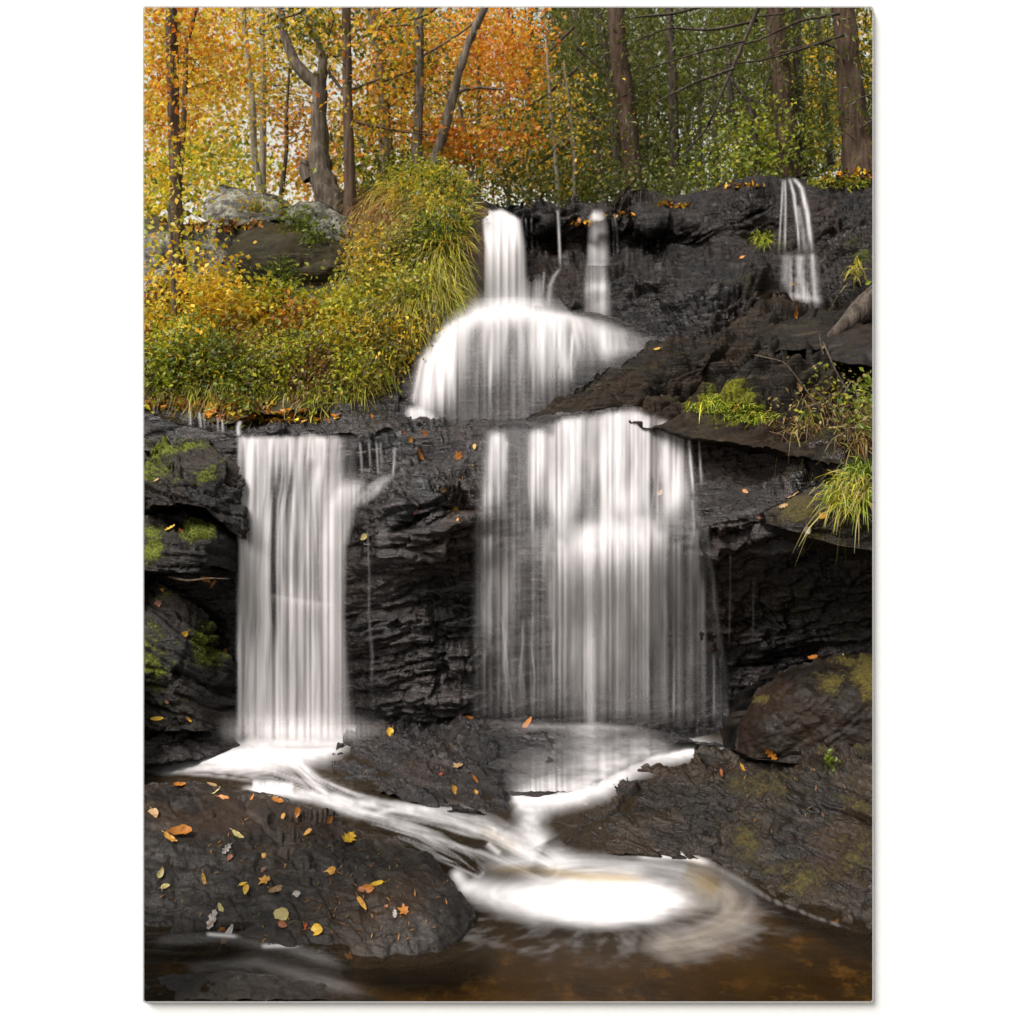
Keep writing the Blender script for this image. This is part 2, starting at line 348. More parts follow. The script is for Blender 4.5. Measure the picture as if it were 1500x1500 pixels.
# upper cliff with its terraces
_, fUP = relief('cliff', [(668, 300), (690, 300), (760, 306), (800, 304), (860, 299), (895, 300), (930, 289), (965, 284), (1000, 290), (1040, 276), (1080, 265), (1140, 260), (1200, 262), (1310, 262)],
    [(668, 500), (800, 520), (960, 520), (1100, 500), (1310, 480)],
    [(668, 305, 10.2), (668, 400, 10.0), (668, 490, 9.3), (735, 310, 10.2), (735, 340, 10.1), (735, 440, 9.9), (735, 500, 9.3), (800, 308, 10.4), (800, 322, 10.0), (800, 345, 10.55), (800, 380, 10.5), (800, 396, 9.8), (800, 440, 9.6), (800, 500, 9.2),
     (880, 303, 10.4), (880, 325, 10.0), (880, 345, 10.6), (880, 376, 10.5), (880, 388, 9.75), (880, 440, 9.5), (880, 500, 9.0), (955, 290, 10.6), (955, 330, 9.95), (955, 350, 10.5), (955, 378, 10.4), (955, 390, 9.65), (955, 440, 9.35), (955, 510, 8.8),
     (1020, 285, 10.3), (1020, 330, 9.8), (1020, 370, 10.0), (1020, 395, 9.35), (1020, 490, 8.7), (1100, 266, 10.2), (1100, 290, 9.7), (1100, 345, 9.75), (1100, 385, 9.25), (1100, 440, 8.9), (1100, 490, 8.6), (1180, 264, 10.1), (1180, 300, 9.6), (1180, 370, 9.4), (1180, 420, 9.0), (1180, 480, 8.6),
     (1250, 266, 10.0), (1250, 300, 9.5), (1250, 340, 9.3), (1250, 420, 8.8), (1310, 264, 9.9), (1310, 310, 9.4), (1310, 470, 8.4)],
    M_UPPER, 2., amp=.09, tilt=R(15), freq=7.5, st=.16, fine=.03, lat=.14, kind='structure', back=1.2, jag=4, seed=2,
    calm=lambda px, py: 1-.7*np.maximum.reduce([np.exp(-((px-880)/32)**4), np.exp(-((px-1168)/40)**4), .8*np.exp(-((px-815)/16)**2)]),
    moss=blob((1120, 345, 35, 18, .5), (1260, 380, 25, 30, .5), (1100, 420, 30, 10, .35), (1150, 358, 25, 8, .5), (980, 292, 40, 8, .4)))
# rounded rock the middle cascade pours over
_, fDOME = relief('cliff', [(525, 545), (560, 530), (595, 512), (620, 486), (655, 462), (700, 447), (760, 444), (850, 455), (900, 464), (950, 486), (1000, 505)],
    [(525, 620), (600, 634), (700, 628), (850, 626), (1000, 600)],
    [(525, 548, 8.7), (525, 620, 8.2), (600, 515, 8.75), (590, 560, 8.4), (600, 625, 8.1), (640, 480, 8.85), (650, 530, 8.35), (650, 620, 8.2), (720, 450, 9.1), (720, 475, 8.6), (720, 510, 8.35), (720, 620, 8.25), (800, 452, 9.1), (800, 485, 8.6), (800, 530, 8.35), (800, 622, 8.25),
     (880, 462, 9.0), (880, 485, 8.65), (880, 520, 8.45), (880, 600, 8.3), (950, 488, 8.8), (950, 520, 8.4), (950, 580, 8.2), (1000, 506, 8.6), (1000, 590, 8.1)],
    M_CLIFF, 2.6, amp=.035, tilt=R(3), freq=7, st=.05, kind='structure', back=.8, jag=2, seed=3, calm=lambda px, py: 1-.8*sstep(590, 640, px)*(1-sstep(920, 970, px)))
# tilted slab rising to the right
_, fDIAG = relief('rock_slab', [(772, 609), (800, 594), (830, 578), (900, 542), (960, 514), (1000, 496), (1060, 480), (1110, 468), (1180, 464), (1240, 458), (1310, 452)],
    [(772, 616), (850, 622), (925, 622), (975, 632), (1030, 646), (1100, 652), (1200, 675), (1310, 700)],
    [(775, 610, 7.9), (830, 582, 8.0), (840, 602, 7.55), (900, 546, 8.1), (900, 565, 7.75), (900, 598, 7.4), (960, 516, 8.3), (960, 545, 7.75), (960, 575, 7.55), (960, 600, 7.3), (1030, 490, 8.5), (1030, 530, 7.75), (1030, 560, 7.75), (1030, 585, 7.5), (1030, 615, 7.05), (1110, 470, 8.6), (1110, 510, 7.9), (1110, 560, 7.5), (1110, 600, 7.15), (1110, 635, 6.8),
     (1200, 466, 8.6), (1200, 520, 7.7), (1200, 580, 7.2), (1200, 620, 6.9), (1200, 665, 6.6), (1310, 455, 8.3), (1310, 540, 7.4), (1310, 620, 6.7), (1310, 700, 6.3)],
    M_DIAG, 2.3, amp=.11, tilt=R(23), freq=5, st=.18, fine=.025, lat=.16, jag=3, calm=lambda px, py: 1-.75*sstep(-34, -4, py-np.interp(px, [772, 850, 925, 975, 1030, 1100, 1200, 1310], [616, 622, 622, 632, 646, 652, 675, 700])), back=.6, seed=4,
    label='long dark tilted rock slab rising to the right of the middle cascade', cat='rock',
    moss=blob((1060, 598, 60, 14, .75), (1000, 596, 30, 8, .5), (1110, 612, 40, 10, .6), (950, 540, 40, 14, .2), (1200, 640, 60, 20, .3), (1270, 600, 60, 60, .35), (1060, 625, 40, 8, .5)))
relief('boulder', [(1105, 500), (1125, 482), (1150, 470), (1185, 462), (1212, 460), (1222, 470)], [(1105, 512), (1150, 516), (1190, 512), (1222, 500)],
    [(1105, 505, 8.0), (1150, 475, 8.3), (1150, 500, 7.8), (1160, 514, 7.75), (1205, 464, 8.2), (1205, 490, 7.75), (1222, 490, 7.8)], M_DIAG, 2.5, amp=.05, tilt=R(24), freq=5, st=.05, back=.5, seed=5,
    label='dark wedge shaped boulder lying on the tilted slab left of the grey log', cat='boulder')
relief('boulder', [(1212, 505), (1225, 480), (1245, 466), (1275, 460), (1310, 458)], [(1212, 525), (1250, 538), (1310, 540)],
    [(1212, 512, 7.6), (1235, 485, 7.8), (1240, 520, 7.3), (1275, 466, 7.9), (1280, 500, 7.3), (1280, 535, 7.2), (1310, 500, 7.3)], M_BROWN, 2.5, amp=.04, tilt=R(10), freq=4, st=.03, back=.5, seed=6,
    label='smooth dark rounded boulder below the grey log at the right edge', cat='boulder')
# right ledge with grass
relief('rock_ledge', [(1120, 752), (1150, 735), (1165, 718), (1200, 705), (1240, 692), (1310, 672)], [(1120, 765), (1180, 785), (1240, 800), (1310, 812)],
    [(1120, 758, 6.45), (1165, 722, 6.4), (1165, 765, 6.1), (1200, 708, 6.4), (1210, 745, 6.05), (1210, 785, 6.1), (1260, 690, 6.35), (1260, 740, 5.95), (1260, 795, 6.0), (1310, 675, 6.2), (1310, 800, 5.9)],
    M_MOSSROCK, 2.5, amp=.05, tilt=R(5), freq=5, st=.05, back=.6, seed=7, label='small mossy rock ledge carrying a grass tuft above the dark right wall', cat='rock',
    moss=blob((1165, 745, 30, 25, .9), (1185, 785, 30, 12, .8), (1250, 770, 50, 30, .4)))
# left side, from the shelf down to the foot of the fall
relief('boulder', [(190, 665), (212, 652), (232, 640), (262, 630), (300, 634), (340, 642), (352, 652)], [(190, 740), (260, 735), (300, 745), (352, 790)],
    [(190, 668, 6.9), (190, 740, 6.6), (235, 645, 7.2), (240, 680, 6.8), (240, 730, 6.6), (290, 640, 7.2), (290, 690, 6.8), (300, 740, 6.65), (340, 648, 7.15), (340, 700, 6.85), (345, 780, 6.75)], M_GREENROCK, 2.3, amp=.07, tilt=R(-25), freq=5, st=.09, seed=8,
    label='uppermost mossy rock on the left bank, touching the lip of the left fall', cat='rock', moss=blob((250, 650, 60, 22, .75), (225, 685, 40, 25, .6), (300, 700, 30, 14, .55), (330, 690, 14, 12, .4)))
relief('boulder', [(190, 765), (230, 758), (270, 752), (310, 758), (340, 775), (352, 790)], [(190, 835), (260, 838), (320, 830), (352, 840)],
    [(190, 768, 6.8), (190, 830, 6.45), (250, 760, 6.85), (250, 795, 6.5), (250, 835, 6.5), (310, 763, 6.85), (310, 795, 6.55), (320, 828, 6.65), (350, 800, 6.9), (350, 838, 6.9)], M_GREENROCK, 2.3, amp=.05, tilt=R(-8), freq=6, st=.05, seed=9,
    label='flat rock with a bright moss cushion halfway up the left wall', cat='rock', moss=blob((290, 775, 26, 20, 1.1), (222, 800, 20, 30, .8), (250, 770, 40, 8, .35)))
relief('boulder', [(190, 850), (230, 852), (280, 875), (310, 905), (345, 960), (352, 1000)], [(190, 1062), (260, 1066), (310, 1068), (352, 1066)],
    [(190, 856, 6.9), (190, 950, 6.55), (190, 1060, 6.5), (240, 862, 6.9), (240, 930, 6.6), (250, 1060, 6.55), (290, 890, 6.85), (290, 960, 6.65), (300, 1060, 6.6), (340, 970, 6.95), (340, 1060, 6.85)], M_GREENROCK, 2.3, amp=.09, tilt=R(-30), freq=4.5, st=.12, seed=10,
    label='large mossy sloping rock low on the left wall beside the left fall', cat='rock', moss=blob((300, 945, 24, 38, .95), (225, 970, 30, 50, .6), (250, 1030, 50, 18, .35), (235, 870, 40, 14, .3)))
relief('rock', [(190, 1050), (240, 1048), (290, 1056), (330, 1076), (350, 1090)], [(190, 1120), (260, 1118), (320, 1106), (350, 1094)],
    [(190, 1054, 6.6), (190, 1118, 6.2), (250, 1052, 6.8), (250, 1090, 6.5), (250, 1116, 6.35), (310, 1066, 6.9), (310, 1104, 6.6), (348, 1092, 6.8)], M_WETROCK, 2.3, amp=.04, tilt=R(5), freq=6, st=.04, seed=11,
    label='low wet brown rock at the left edge below the mossy wall', cat='rock')
# rocks in the stream
relief('rock', [(486, 1108), (494, 1092), (506, 1074), (530, 1058), (590, 1054), (640, 1053), (685, 1047), (706, 1058), (720, 1086), (731, 1122), (741, 1158), (752, 1184)], [(486, 1140), (500, 1148), (540, 1162), (600, 1178), (660, 1190), (720, 1192), (752, 1186)],
    [(435, 1113, 6.75), (490, 1076, 6.95), (490, 1115, 6.5), (500, 1148, 6.25), (560, 1058, 7.0), (560, 1090, 6.6), (560, 1130, 6.25), (570, 1168, 5.98), (640, 1056, 7.0), (640, 1085, 6.6), (640, 1130, 6.2), (650, 1186, 5.82), (700, 1050, 7.0), (705, 1085, 6.5), (700, 1130, 6.12), (710, 1190, 5.75), (745, 1100, 6.5), (750, 1182, 5.85)],
    M_WETROCK, 2.2, amp=.06, tilt=R(-15), freq=6, st=.05, fine=.035, back=.35, seed=12, label='rough wet black rock in the stream between the two lower falls', cat='rock', big=2.4)
_, fHUMP = relief('rock', [(690, 1064), (720, 1052), (800, 1057), (880, 1060), (940, 1062), (985, 1074), (1030, 1090), (1100, 1104)], [(690, 1186), (760, 1184), (850, 1164), (900, 1132), (950, 1097), (1000, 1090), (1100, 1108)],
    [(690, 1066, 6.75), (690, 1170, 6.05), (690, 1186, 6.02), (740, 1058, 6.7), (740, 1100, 6.35), (745, 1168, 6.0), (745, 1184, 5.98), (840, 1166, 6.07), (820, 1060, 6.7), (820, 1100, 6.35), (830, 1156, 6.08), (900, 1063, 6.7), (900, 1098, 6.45), (910, 1132, 6.3), (980, 1075, 6.75), (1000, 1112, 6.5), (1090, 1106, 6.65)],
    M_WETROCK, 2.4, amp=.035, tilt=R(3), freq=5, st=.014, fine=.012, back=.3, seed=13, label='smooth wet rounded rock at the foot of the wide right fall', cat='rock')
relief('boulder', [(1082, 1092), (1088, 1060), (1100, 1026), (1115, 1008), (1135, 984), (1170, 968), (1230, 961), (1310, 956)], [(1082, 1100), (1110, 1112), (1160, 1118), (1310, 1120)],
    [(1084, 1095, 6.3), (1095, 1055, 6.35), (1115, 1015, 6.4), (1115, 1060, 6.1), (1120, 1110, 6.05), (1160, 975, 6.55), (1165, 1000, 6.15), (1170, 1060, 5.95), (1170, 1112, 5.9), (1240, 963, 6.5), (1240, 985, 6.1), (1240, 1050, 5.8), (1240, 1110, 5.75), (1310, 960, 6.4), (1310, 990, 6.0), (1310, 1110, 5.6)],
    M_BROWN, 2.4, amp=.05, tilt=R(30), freq=5, st=.018, fine=.02, back=.7, jag=2, seed=14, label='big dark brown boulder at the right edge, with moss at its top corner', cat='boulder',
    moss=blob((1220, 1000, 30, 20, .5), (1275, 1000, 30, 40, .7), (1120, 1025, 25, 12, .45), (1260, 965, 50, 8, .6)))
relief('boulder', [(793, 1212), (815, 1192), (850, 1172), (880, 1158), (900, 1140), (935, 1128), (990, 1120), (1030, 1106), (1085, 1104), (1115, 1112), (1160, 1096), (1220, 1082), (1310, 1070)],
    [(793, 1216), (830, 1240), (870, 1250), (940, 1256), (1040, 1264), (1090, 1290), (1150, 1328), (1220, 1352), (1310, 1380)],
    [(795, 1214, 5.9), (830, 1188, 6.1), (830, 1238, 5.5), (870, 1168, 6.15), (870, 1200, 5.75), (880, 1248, 5.42), (930, 1130, 6.4), (935, 1165, 6.0), (935, 1215, 5.6), (940, 1254, 5.4), (1030, 1108, 6.5), (1030, 1150, 6.0), (1030, 1210, 5.6), (1040, 1262, 5.36), (1110, 1114, 6.2), (1110, 1160, 5.75), (1110, 1230, 5.4), (1110, 1300, 5.02), (1180, 1094, 6.1), (1180, 1140, 5.55), (1180, 1230, 5.2), (1190, 1340, 4.78), (1260, 1078, 5.9), (1260, 1130, 5.35), (1260, 1240, 5.0), (1270, 1366, 4.6), (1310, 1074, 5.7), (1310, 1378, 4.5)],
    M_MOSSROCK, 2.2, amp=.075, tilt=R(-18), freq=5, st=.075, fine=.024, back=.5, seed=15, big=2, calm=lambda px, py: 1-.6*(1-sstep(930, 1050, px)), label='broad craggy mossy rock sloping into the pool on the right', cat='rock',
    moss=blob((1100, 1245, 25, 35, .7), (1180, 1290, 60, 25, .55), (1250, 1250, 50, 40, .5), (1120, 1150, 60, 30, .55), (1230, 1095, 60, 18, .65), (1250, 1180, 40, 30, .45), (1190, 1340, 40, 20, .35)))
_, fSLAB = relief('rock_slab', [(190, 1152), (260, 1144), (310, 1149), (380, 1166), (450, 1186), (520, 1206), (580, 1226), (630, 1250), (655, 1280), (685, 1325), (716, 1358)],
    [(190, 1362), (300, 1378), (400, 1388), (480, 1402), (560, 1412), (640, 1408), (690, 1388), (716, 1366)],
    [(190, 1154, 0, .2), (190, 1260, 0, .15), (190, 1360, 0, .01), (260, 1146, 0, .2), (260, 1200, 0, .2), (300, 1300, 0, .11), (300, 1374, 0, .01), (380, 1168, 0, .18), (400, 1230, 0, .17), (400, 1310, 0, .11), (400, 1385, 0, 0.01), (500, 1202, 0, .14), (500, 1260, 0, .15), (500, 1330, 0, .09), (510, 1400, 0, 0.0), (580, 1228, 0, .11), (590, 1280, 0, .13), (590, 1340, 0, .08), (590, 1406, 0, 0.), (650, 1275, 0, .08), (650, 1330, 0, .08), (660, 1400, 0, -.01), (714, 1360, 0, -.01)],
    M_SLAB, 2., amp=.03, tilt=R(0), freq=5, st=.028, fine=.016, back=.25, seed=16, jag=2, label='broad dark foreground slab scattered with fallen leaves', cat='rock')
relief('rock', [(190, 1440), (240, 1428), (330, 1424), (420, 1432), (520, 1455), (560, 1466)], [(190, 1470), (560, 1470)],
    [(190, 1445, 0, .0), (190, 1470, 0, -.01), (300, 1428, 0, .0), (300, 1470, 0, -.01), (430, 1436, 0, .0), (430, 1470, 0, -.01), (560, 1470, 0, -.03)], M_SLAB, 2.4, amp=.02, freq=6, st=.01, back=.1, seed=17,
    label='low dark rock awash at the bottom left corner', cat='rock')
# left bank and its boulders
_, fBANK = relief('bank', [(190, 330), (300, 330), (420, 330), (500, 310), (540, 268), (580, 250), (630, 246), (670, 258), (700, 300)],
    [(190, 596), (300, 612), (400, 616), (470, 606), (520, 590), (560, 545), (600, 510), (640, 470), (680, 450), (700, 440)],
    [(190, 340, 11.), (190, 430, 9.6), (190, 500, 8.8), (190, 590, 8.0), (300, 340, 11), (300, 440, 9.5), (300, 520, 8.6), (300, 606, 7.8), (400, 335, 11), (400, 440, 9.5), (400, 520, 8.6), (400, 612, 7.75), (480, 320, 11), (480, 430, 9.5), (480, 520, 8.7), (470, 602, 7.9), (540, 280, 10.9), (550, 350, 10.1), (550, 430, 9.3), (540, 560, 8.3), (610, 252, 10.8), (610, 300, 9.9), (610, 380, 9.4), (600, 505, 8.7), (665, 265, 10.4), (665, 330, 9.75), (665, 440, 9.2), (698, 310, 10.2), (698, 440, 9.7)],
    M_BANK, 4, amp=.12, st=.0, fine=.03, kind='structure', back=1., seed=18)
relief('boulder', [(300, 305), (306, 285), (325, 275), (350, 276), (380, 283), (405, 292), (412, 300)], [(300, 322), (320, 334), (360, 334), (412, 324)],
    [(300, 312, 10.7), (320, 280, 10.9), (318, 310, 10.3), (330, 332, 10.2), (345, 280, 10.8), (345, 310, 10.3), (380, 290, 10.7), (380, 325, 10.3), (410, 305, 10.6)], M_GREY, 2.3, amp=.05, freq=3, st=.03, back=.8, seed=19,
    label='pale grey pointed boulder on top of the left bank, left of the gnarled tree', cat='boulder', moss=blob((375, 305, 14, 8, .7)))
relief('boulder', [(412, 330), (420, 310), (440, 298), (465, 296), (490, 306), (515, 322), (530, 345)], [(412, 345), (460, 352), (530, 362)],
    [(412, 338, 10.4), (440, 303, 10.5), (440, 340, 10.), (475, 302, 10.5), (475, 340, 9.95), (515, 326, 10.3), (515, 355, 9.9)], M_GREY, 2.3, amp=.05, freq=3, st=.03, back=.8, seed=20,
    label='lichen spotted grey boulder at the foot of the gnarled tree', cat='boulder')
relief('boulder', [(336, 375), (340, 345), (352, 328), (390, 322), (440, 326), (490, 336), (535, 352), (540, 380)], [(336, 400), (355, 425), (390, 432), (450, 432), (510, 425), (540, 400)],
    [(338, 385, 9.9), (352, 340, 10.1), (360, 380, 9.55), (370, 420, 9.6), (420, 328, 10.1), (420, 350, 9.6), (430, 390, 9.5), (430, 428, 9.6), (490, 342, 10), (490, 380, 9.5), (490, 425, 9.6), (538, 375, 9.8)], M_OLIVE, 2.4, amp=.05, freq=3, st=.03, back=.8, seed=21,
    label='huge olive brown boulder with a dark shaded face on the left bank', cat='boulder', moss=blob((450, 335, 60, 12, .6)))
relief('boulder', [(190, 345), (215, 340), (260, 338), (300, 330), (335, 330), (345, 350)], [(190, 415), (240, 425), (300, 432), (345, 425)],
    [(190, 350, 9.9), (190, 412, 9.5), (230, 345, 9.9), (230, 380, 9.6), (240, 420, 9.4), (290, 338, 10.), (290, 380, 9.65), (300, 428, 9.4), (340, 350, 9.9), (340, 420, 9.6)], M_GREY, 2.3, amp=.12, freq=3, st=.16, tilt=R(-38), back=.7, seed=22,
    label='cracked lichen grey outcrop behind the slim trunk at the left edge', cat='boulder')
relief('boulder', [(190, 330), (210, 321), (235, 320), (252, 330), (256, 342)], [(190, 350), (256, 350)], [(190, 335, 10.4), (225, 324, 10.5), (225, 348, 10.), (255, 340, 10.3)], M_OLIVE, 2.3, amp=.03, freq=3, st=.02, back=.6, seed=23,
    label='small dark boulder at the left edge on top of the grey outcrop', cat='boulder')
relief('boulder', [(355, 436), (380, 426), (410, 425), (440, 430), (470, 438), (488, 455)], [(355, 444), (410, 452), (450, 462), (488, 466)], [(356, 440, 9.3), (400, 428, 9.4), (400, 448, 9.05), (450, 435, 9.3), (450, 458, 8.95), (486, 460, 9.1)], M_GREY, 2.3, amp=.03, freq=4, st=.03, back=.5, seed=24,
    label='low flat pale rock in the undergrowth below the olive boulder', cat='rock')
# squared stone left of the top fall
relief('rock', [(672, 330), (680, 300), (690, 298), (706, 300), (716, 304)], [(672, 440), (716, 446)], [(672, 335, 9.6), (672, 438, 9.45), (690, 302, 9.75), (690, 370, 9.5), (690, 440, 9.4), (716, 306, 9.85), (716, 444, 9.6)], M_PILLAR, 2, amp=.025, freq=3, st=.015, tilt=R(85), back=.6, seed=25, jag=1,
    label='upright brown squared stone beside the top fall, moss down its left edge', cat='rock', moss=blob((673, 360, 7, 90, 1.2)))
# forest floor above, pool bed below
gx, gy = np.meshgrid(np.linspace(-16, 16, 100), np.linspace(11.0, 46, 110))
gz = 4.60+.35*n2(gx*.3, gy*.3, 5)+.012*(gy-10)*(gy-10)*.06+np.where(gx > 1.5, .22, 0)*sstep(1.5, 3, gx)
V = np.stack([gx, gy, gz], -1).reshape(-1, 3)
fo = mk('ground', V, gridfaces(110, 100), M_FLOOR); tag(fo, kind='structure'); SOLID.append((V, gridfaces(110, 100)))
gx, gy = np.meshgrid(np.linspace(-4.5, 4.5, 110), np.linspace(4.02, 8.2, 60))
gz = -.16+.07*n2(gx*1.2, gy*1.2, 8, 4)-.05*np.exp(-((gx-.4)/1.2)**2)
V = np.stack([gx, gy, gz], -1).reshape(-1, 3)
fo = mk('pool_bed', V, gridfaces(60, 110), M_BED); tag(fo, kind='structure')

# the slopes that carry on to either side, outside the picture
HP = []
for sg, prof in ((-1, [(4.05, .05), (5.9, .2), (6.5, .9), (6.9, 2.1), (7.7, 2.4), (8.8, 3.0), (9.6, 3.5), (11.3, 4.6)]), (1, [(4.05, .0), (4.8, .2), (5.7, .55), (6.1, 1.2), (6.6, 2.1), (7.4, 2.7), (8.3, 3.2), (9.9, 4.55), (11.3, 4.75)])):
    yy, tt = np.meshgrid(np.linspace(4.05, 11.4, 70), np.linspace(0, 1, 70)**1.8, indexing='ij'); xx = sg*(.386*yy+tt*24)
    zz_ = np.interp(yy, *zip(*prof))+.55*fbm(np.stack([xx*.5, yy*.5, xx*0+sg], -1), 4)*np.minimum(1, tt*12)-.06+.05*fbm(np.stack([xx*3, yy*3, xx*0], -1), 3)
    Vh = np.stack([xx, yy, zz_], -1); HP.append(Vh[:, :34].reshape(-1, 3))
    tag(mk('hillside', Vh.reshape(-1, 3), gridfaces(70, 70), M_MOSSROCK if sg > 0 else M_GREENROCK), kind='structure')
# ------------------------------------------------------------------ still and flowing water
def seg_dist(px, py, pts):
    """distance to a polyline and how far along it (0..1)"""
    pts = np.array(pts, float); best = np.full(px.shape, 1e9); tt = np.zeros(px.shape)
    L = np.linalg.norm(np.diff(pts[:, :2], axis=0), axis=1); tot = L.sum(); acc = 0
    for (a, b, l) in zip(pts[:-1], pts[1:], L):
        d = b-a; t = np.clip(((px-a[0])*d[0]+(py-a[1])*d[1])/(l*l), 0, 1)
        q = np.hypot(px-a[0]-t*d[0], (py-a[1]-t*d[1]))
        m = q < best; best = np.where(m, q, best); tt = np.where(m, (acc+t*l)/tot, tt); acc += l
    return best, tt
def stroke(px, py, pts, w, a, fade=(.15, .2)):
    d, t = seg_dist(px, py, pts)
    ws = np.interp(t, np.linspace(0, 1, len(w)), w) if np.ndim(w) else w
    return a*np.exp(-(d/ws)**2)*sstep(-.001, fade[0], t)*(1-sstep(1-fade[1], 1.001, t)*.85)
def sumd(*ds):
    s = 1.
    for d in ds: s = s*(1-np.clip(d, 0, 1))
    return 1-s
st = 2.2
ys = np.arange(1042, 1478, st); xs = np.arange(188, 1312, st); px, py = np.meshgrid(xs, ys)
fz = tps([(190, 1050, .16), (190, 1120, .14), (190, 1200, .1), (190, 1380, 0.0), (190, 1475, 0.01), (420, 1080, .17), (420, 1120, .14), (430, 1160, .12), (540, 1190, .095), (640, 1200, .085), (700, 1215, .075), (745, 1240, .03), (790, 1265, 0.), (640, 1260, .02), (660, 1300, 0.), (760, 1165, .11), (780, 1200, .075),
          (900, 1110, .17), (1070, 1095, .2), (1000, 1050, .2), (700, 1050, .17), (850, 1290, 0.), (1000, 1300, 0.), (1200, 1350, 0.), (1310, 1300, 0.), (1310, 1475, 0.), (750, 1475, 0.), (750, 1380, 0.), (500, 1430, 0.), (1000, 1400, 0.), (1000, 1200, .03), (1310, 1100, .1), (400, 1400, 0.), (500, 1300, .02)])
zz = fz(px, py)
flowamp = sstep(1290, 1240, py)
zz = zz+flowamp*(.018*n2(px/60, py/22, 3)+.01*n2(px/18, py/9, 4))
fb = stroke(px, py, [(200, 1118), (300, 1108), (400, 1094), (500, 1080), (560, 1066)], [5, 12, 22, 17, 6], 1.05, (.1, .15))
fb = sumd(fb, stroke(px, py, [(300, 1110), (380, 1100), (470, 1092), (520, 1078)], [10, 22, 22, 12], .9))
fb = sumd(fb, stroke(px, py, [(215, 1130), (300, 1124), (400, 1126), (440, 1130)], 6, .25))
def flow(px, py, pts, w, k, base, seed):
    pts = np.array(pts, float); d, t = seg_dist(px, py, pts)
    tn = np.linspace(0, 1, len(pts)); cx = np.interp(t, tn, pts[:, 0]); cyy = np.interp(px, pts[:, 0], pts[:, 1])
    sg = np.where(py < cyy, -1, 1)*d/np.interp(t, np.linspace(0, 1, len(w)), w)
    return (1-sstep(.35, 1, np.abs(sg)))*np.clip(base+k*n2(sg*2.6, t*3.2, seed, 3)+.35*n2(sg*8, t*4, seed+1, 2), 0, .92)*sstep(0, .06, t)
f1 = flow(px, py, [(390, 1104), (430, 1120), (462, 1150), (520, 1178), (590, 1194), (655, 1208), (710, 1226), (755, 1248), (800, 1270)], [16, 18, 20, 26, 34, 42, 46, 42, 34], 1.0, .2, 31)
f2 = flow(px, py, [(205, 1128), (300, 1128), (400, 1136), (470, 1160)], [8, 12, 16, 12], .5, .14, 33)
s1 = stroke(px, py, [(395, 1112), (440, 1122), (458, 1145), (480, 1166), (530, 1180), (600, 1186), (660, 1190), (705, 1204), (745, 1228), (790, 1256)], [6, 5, 5, 7, 8, 7, 8, 11, 16, 24], .5, (.05, .02))
s2 = stroke(px, py, [(348, 1154), (400, 1160), (460, 1166), (520, 1188), (560, 1200)], [4, 6, 8, 8, 5], .85)
s3 = stroke(px, py, [(480, 1164), (520, 1176), (560, 1176)], 6, .5); s4 = stroke(px, py, [(540, 1196), (580, 1184), (640, 1186)], 4, .5)
s5 = flow(px, py, [(540, 1206), (610, 1226), (670, 1256), (700, 1276)], [12, 20, 24, 16], .5, .06, 35); s6 = f1; s7 = sumd(f2, stroke(px, py, [(713, 1234), (722, 1242), (734, 1252)], 4, .6))
cas = .95*sstep(368, 374, px)*(1-sstep(424, 434, px))*np.exp(-((py-1151-(px-370)*.06)/8)**4)
r1 = stroke(px, py, [(1085, 1100), (1030, 1098), (965, 1104), (920, 1122), (880, 1146), (820, 1160), (745, 1168)], [5, 10, 15, 18, 19, 18, 13], 1.1, (.3, .05))
r2 = stroke(px, py, [(745, 1160), (800, 1168), (870, 1158)], [8, 16, 10], .95); r3 = stroke(px, py, [(760, 1172), (780, 1190), (775, 1210), (790, 1240)], [14, 18, 16, 20], .6, (.1, .05))
r4 = stroke(px, py, [(830, 1150), (920, 1105), (1000, 1088), (1050, 1088)], 14, .4)
pl = 1.05*np.exp(-np.maximum(0, np.hypot((px-880)/141, (py-1318)/41)+.10*n2(px/40, py/14, 15)-.62)**2/.085)
p1 = stroke(px, py, [(662, 1270), (680, 1300), (740, 1312), (800, 1318)], [7, 15, 20, 24], .92, (.1, .1)); p2 = stroke(px, py, [(690, 1272), (760, 1262), (850, 1264), (960, 1268), (1030, 1290), (1060, 1320)], [10, 12, 12, 14, 18, 22], .42)
p3 = stroke(px, py, [(930, 1252), (1000, 1254), (1045, 1266)], 5, .75); p4 = stroke(px, py, [(1030, 1262), (1080, 1288), (1130, 1318), (1190, 1342), (1260, 1366)], [5, 4, 3, 2.5, 2.5], .1)
p5 = stroke(px, py, [(1000, 1280), (1070, 1320), (1080, 1350), (1020, 1378), (930, 1385)], [20, 30, 28, 24, 18], .28); p6 = stroke(px, py, [(790, 1256), (850, 1282), (950, 1285)], [22, 16, 12], .75)
b1 = stroke(px, py, [(205, 1380), (320, 1372), (420, 1386), (520, 1420)], 10, .09); b2 = stroke(px, py, [(380, 1386), (440, 1384)], 3, .6); b3 = stroke(px, py, [(300, 1368), (350, 1372)], 2.5, .7); b4 = stroke(px, py, [(250, 1420), (380, 1410), (480, 1440), (560, 1462)], 12, .07)
ang = np.arctan2((py-1318)/.3, px-880); rad = np.hypot((px-880), (py-1318)/.3)
swirl = .72+.55*n2(rad/16, ang*2.2, 6, 3)
wh = .13*np.clip(n2(ang*9, rad/60, 12, 3)+.12, 0, 1)*sstep(125, 170, rad)*(1-sstep(230, 420, rad))*sstep(-.2, .5, ang)
strk = .85+.45*n2(px/45+py/70, (py-px*.25)/5, 7, 3)
